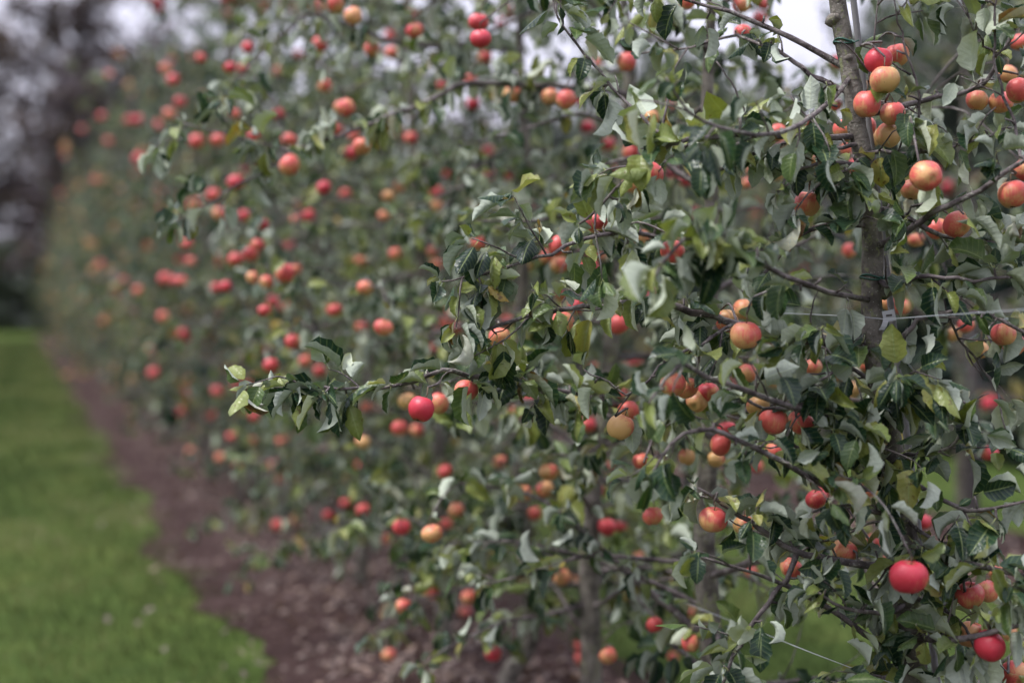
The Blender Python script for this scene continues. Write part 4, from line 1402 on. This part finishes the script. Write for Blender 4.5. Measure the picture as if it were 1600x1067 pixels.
m = MB()
c = P(1389, 493, 2.862)
m.add([c + RIGHT * x + UP * y + FWD * z for z in (0, 0.0012) for x, y in ((-0.014, 0.008), (0.010, 0.013), (0.015, -0.010), (-0.010, -0.014))],
      [(0, 3, 2, 1), (4, 5, 6, 7), (0, 1, 5, 4), (1, 2, 6, 5), (2, 3, 7, 6), (3, 0, 4, 7)])
tagroot = obj('plant_tag', m.mesh('plant_tag', M_TAG, False))
tag(tagroot, 'small white plastic tag clipped on the wire beside the trunk', 'tag')
m = MB()
m.add([c + RIGHT * x + UP * y + FWD * z for z in (-0.0012, 0.0) for x, y in ((-0.006, 0.0015), (0.006, 0.003), (0.006, -0.001), (-0.006, -0.0025))],
      [(0, 3, 2, 1), (4, 5, 6, 7), (0, 1, 5, 4), (1, 2, 6, 5), (2, 3, 7, 6), (3, 0, 4, 7)])
obj('slot', m.mesh('slot', M_TAGMARK, False), tagroot)
m = MB()
strip = [(-0.012, -0.006, 0.0), (-0.014, -0.014, -0.003), (-0.017, -0.022, -0.003), (-0.021, -0.029, 0.0)]
vs = [c + RIGHT * (x + w) + UP * y + FWD * (z - 0.002 + th) for th in (0, 0.001) for x, y, z in strip for w in (0, 0.011)]
fs = []
for i in range(3):
    fs += [(2 * i, 2 * i + 2, 2 * i + 3, 2 * i + 1), (8 + 2 * i, 8 + 2 * i + 1, 8 + 2 * i + 3, 8 + 2 * i + 2)]
    fs += [(2 * i, 2 * i + 8, 2 * i + 10, 2 * i + 2), (2 * i + 1, 2 * i + 3, 2 * i + 11, 2 * i + 9)]
fs += [(0, 1, 9, 8), (6, 14, 15, 7)]
m.add(vs, fs)
obj('strap', m.mesh('strap', M_TAG, False), tagroot)

m = MB()
a, b = P(1326, -60, 2.965), P(1418, 690, 2.965)
d = unit(a - b)
bot = b - d * ((b[2] + 0.1) / d[2])
topp = a + d * 0.75
m.tube(np.array([bot + (topp - bot) * t for t in np.linspace(0, 1, 26)]), np.array([0.0085 - 0.0022 * t + (0.0012 if i % 5 == 0 else 0) for i, t in enumerate(np.linspace(0, 1, 26))]), 8)
tag(obj('support_cane', m.mesh('support_cane', M_STAKE)), 'thin grey support cane standing close behind the nearest trunk', 'cane')


def post(px, l, h, r, label):
    z = row_z(px, l)
    p = P(px, 600, z)
    m = MB()
    hs = [-0.3, 0.0, 0.3, 0.6, h - 0.03, h]
    m.tube(np.array([(p[0] + 0.012 * math.sin(q * 2), p[1], q) for q in hs]), [r, r, r * 0.98, r * 0.97, r * 0.95, r * 0.8], 10, lump=0.04)
    tag(obj('orchard_post', m.mesh('orchard_post', M_POST)), label, 'post')


post(1520, ROW_L + ROW_GAP - 0.05, 2.2, 0.042, 'dark wooden post in the second row, seen over grass at the right')

# ------------------------------------------------------------------ trees and hedge closing the end of the orchard
def big_tree_mesh(seed, height, width, n_leaves, card, mat):
    r = np.random.default_rng(seed)
    rr = random.Random(seed)
    wood = MB()
    trunk = catmull([(0, 0, -0.3), (rr.uniform(-.2, .2), 0, height * 0.25), (rr.uniform(-.4, .4), rr.uniform(-.4, .4), height * 0.55), (rr.uniform(-.6, .6), 0, height * 0.93)], 4)
    trad = np.linspace(height * 0.024, height * 0.003, len(trunk))
    wood.tube(trunk, trad, 8)
    tips = []
    for i in range(22):
        t = 0.16 + 0.8 * i / 22
        q = trunk[int(t * (len(trunk) - 1))]
        az = i * 2.4 + rr.uniform(-.4, .4)
        prof = math.sin(math.pi * min(1, 0.22 + t * 0.72)) ** 0.7
        ln = width * prof * rr.uniform(0.75, 1.1)
        d = np.array((math.cos(az), math.sin(az), rr.uniform(0.25, 0.9)))
        pts = [q]
        for k in range(5):
            d = unit(d + r.normal(0, 0.18, 3))
            pts.append(pts[-1] + d * ln / 5)
        pts = np.array(pts)
        wood.tube(pts, np.linspace(height * 0.008, height * 0.0015, 6), 5)
        for k in range(1, 6):
            for _ in range(4):
                e = pts[k] + unit(r.normal(0, 1, 3) + np.array((0, 0, 0.2))) * rr.uniform(0.12, 0.34) * width * 0.8
                wood.tube(np.array([pts[k], (pts[k] + e) / 2 + r.normal(0, 0.08, 3), e]), [height * 0.002, height * 0.0014, height * 0.0006], 3)
                tips += [(pts[k] + e) / 2, e, e]
    tips = np.array(tips)
    c = tips[r.integers(0, len(tips), n_leaves)] + r.normal(0, 0.035 * width, (n_leaves, 3))
    a, b = r.normal(0, 1, (n_leaves, 3)), r.normal(0, 1, (n_leaves, 3))
    a /= np.linalg.norm(a, axis=1)[:, None]
    b -= a * (a * b).sum(1)[:, None]
    b /= np.linalg.norm(b, axis=1)[:, None]
    s = (card * r.uniform(0.6, 1.3, n_leaves))[:, None]
    nrm = np.cross(a, b) * s * 0.25
    v = np.stack([c - a * s, c + b * s * 0.6 + nrm, c + a * s, c - b * s * 0.6 + nrm], 1).reshape(-1, 3)
    i4 = np.arange(n_leaves)[:, None] * 4
    f = np.concatenate([i4 + np.array([0, 1, 2]), i4 + np.array([0, 2, 3])])
    tint = np.repeat(np.clip(r.normal(0.45, 0.22, n_leaves), 0, 1), 4)
    return wood.mesh('trunk', M_DARKBARK), tri_mesh('crown', v, f, mat, tint=tint)


BIG = [big_tree_mesh(21, 19, 9.0, 8400, 0.24, M_BROWN_LEAF), big_tree_mesh(22, 16, 7.2, 6400, 0.24, M_BROWN_LEAF), big_tree_mesh(23, 11, 4.6, 9000, 0.24, M_GREEN_LEAF)]
for px, z, idx, sc_, txt in (
        (125, 72, 0, 1.0, 'tall dark purple-brown tree beyond the grass at the far left'),
        (-70, 80, 1, 1.2, 'dark thin-leaved tree cut by the left edge behind the hedge'),
        (270, 84, 1, 1.05, 'purple-brown tree standing right of the tallest dark tree at upper left'),
        (390, 105, 0, 0.95, 'greyish brown tree farthest away above the near row at upper left'),
        (530, 95, 1, 0.95, 'brown tree showing as a haze above the near row left of centre'),
        (700, 98, 0, 0.8, 'brown tree hidden mostly by the near row left of centre'),
        (850, 90, 2, 1.3, 'green tree glimpsed between trunks near the centre'),
        (960, 96, 1, 0.9, 'brown tree glimpsed between branches at top centre'),
        (1190, 92, 0, 0.8, 'reddish brown tree behind the sky gap left of the nearest trunk'),
        (1480, 88, 1, 0.8, 'brown tree showing between twigs at the upper right'),
        (205, 66, 1, 0.85, 'purple-brown tree close behind the end of the near row'),
        (330, 70, 1, 0.8, 'thin brown tree rising behind the far part of the near row'),
        (1440, 58, 2, 1.25, 'grey-green tree right of the nearest trunk, behind the rows'),
        (1545, 62, 2, 1.5, 'tall grey-green tree at the upper right behind the rows'),
        (1080, 64, 2, 1.2, 'grey-green tree behind the second tree of the near row'),
        (1660, 82, 2, 1.2, 'green tree cut by the right edge behind the rows')):
    base = P(px, 470, z)
    root = bpy.data.objects.new('broadleaf_tree', None)
    COL.objects.link(root)
    root.location = (base[0], base[1], 0)
    root.rotation_euler = (0, 0, px * 0.7)
    root.scale = (sc_,) * 3
    tag(root, txt, 'tree', 'trees beyond the orchard')
    obj('trunk', BIG[idx][0], root)
    obj('crown', BIG[idx][1], root)


def hedge_mesh(width, height, depth, n, seed):
    r = np.random.default_rng(seed)
    x = r.uniform(-width / 2, width / 2, n)
    top = height * (0.8 + 0.13 * np.sin(x * 0.9 + seed) + 0.09 * np.sin(x * 2.3 + 1))
    z = r.uniform(0, 1, n) ** 0.8 * top
    y = r.normal(0, depth * 0.4, n)
    c = np.stack([x, y, z], 1)
    a, b = r.normal(0, 1, (n, 3)), r.normal(0, 1, (n, 3))
    a /= np.linalg.norm(a, axis=1)[:, None]
    b -= a * (a * b).sum(1)[:, None]
    b /= np.linalg.norm(b, axis=1)[:, None]
    s = r.uniform(0.12, 0.28, n)[:, None]
    v = np.stack([c - a * s, c + b * s * 0.6, c + a * s, c - b * s * 0.6], 1).reshape(-1, 3)
    i4 = np.arange(n)[:, None] * 4
    f = np.concatenate([i4 + np.array([0, 1, 2]), i4 + np.array([0, 2, 3])])
    return tri_mesh('hedge', v, f, M_GREEN_LEAF, tint=np.repeat(np.clip(r.normal(0.4, 0.25, n), 0, 1), 4))


def windbreak_mesh(length, height, depth, n, seed):
    r = np.random.default_rng(seed)
    x = r.uniform(0, length, n)
    top = height * (0.93 + 0.05 * np.sin(x * 2.1 + seed) + 0.04 * np.sin(x * 5.3 + 1))
    z = r.uniform(0.02, 1, n) * top
    y = np.sign(r.uniform(-1, 1, n)) * depth * 0.5 * np.sqrt(r.uniform(0.3, 1.1, n)) * (1 - 0.35 * (z / height) ** 3) + r.normal(0, 0.05, n)
    c = np.stack([x, y, z], 1)
    a, b = r.normal(0, 0.7, (n, 3)) + np.array((0, 0, 0.8)), r.normal(0, 1, (n, 3))
    a /= np.linalg.norm(a, axis=1)[:, None]
    b -= a * (a * b).sum(1)[:, None]
    b /= np.linalg.norm(b, axis=1)[:, None]
    s = r.uniform(0.05, 0.12, n)[:, None]
    v = np.stack([c - a * s, c + b * s * 0.5, c + a * s, c - b * s * 0.5], 1).reshape(-1, 3)
    i4 = np.arange(n)[:, None] * 4
    f = np.concatenate([i4 + np.array([0, 1, 2]), i4 + np.array([0, 2, 3])])
    return tri_mesh('windbreak_hedge', v, f, M_CONIFER, tint=np.repeat(np.clip(r.normal(0.4, 0.25, n), 0, 1), 4))


h = obj('windbreak_hedge', windbreak_mesh(56, 2.35, 1.1, 110000, 12), None, row_pt(4.0, 8.9))
h.rotation_euler = (0, 0, math.atan2(RD[1], RD[0]))
tag(h, 'dense dark evergreen windbreak hedge behind the second row, seen in gaps beside the trunk', 'hedge')
hb = P(20, 470, 69)
h = obj('hedge', hedge_mesh(26, 5.6, 2.4, 26000, 4), None, (hb[0], hb[1], 0))
tag(h, 'dark green hedge closing the far end of the grass alley', 'hedge')
hb = P(1000, 470, 74)
h = obj('hedge', hedge_mesh(44, 5.0, 2.4, 26000, 9), None, (hb[0], hb[1], 0))
tag(h, 'dark hedge behind the rows, glimpsed between the trees at right', 'hedge')
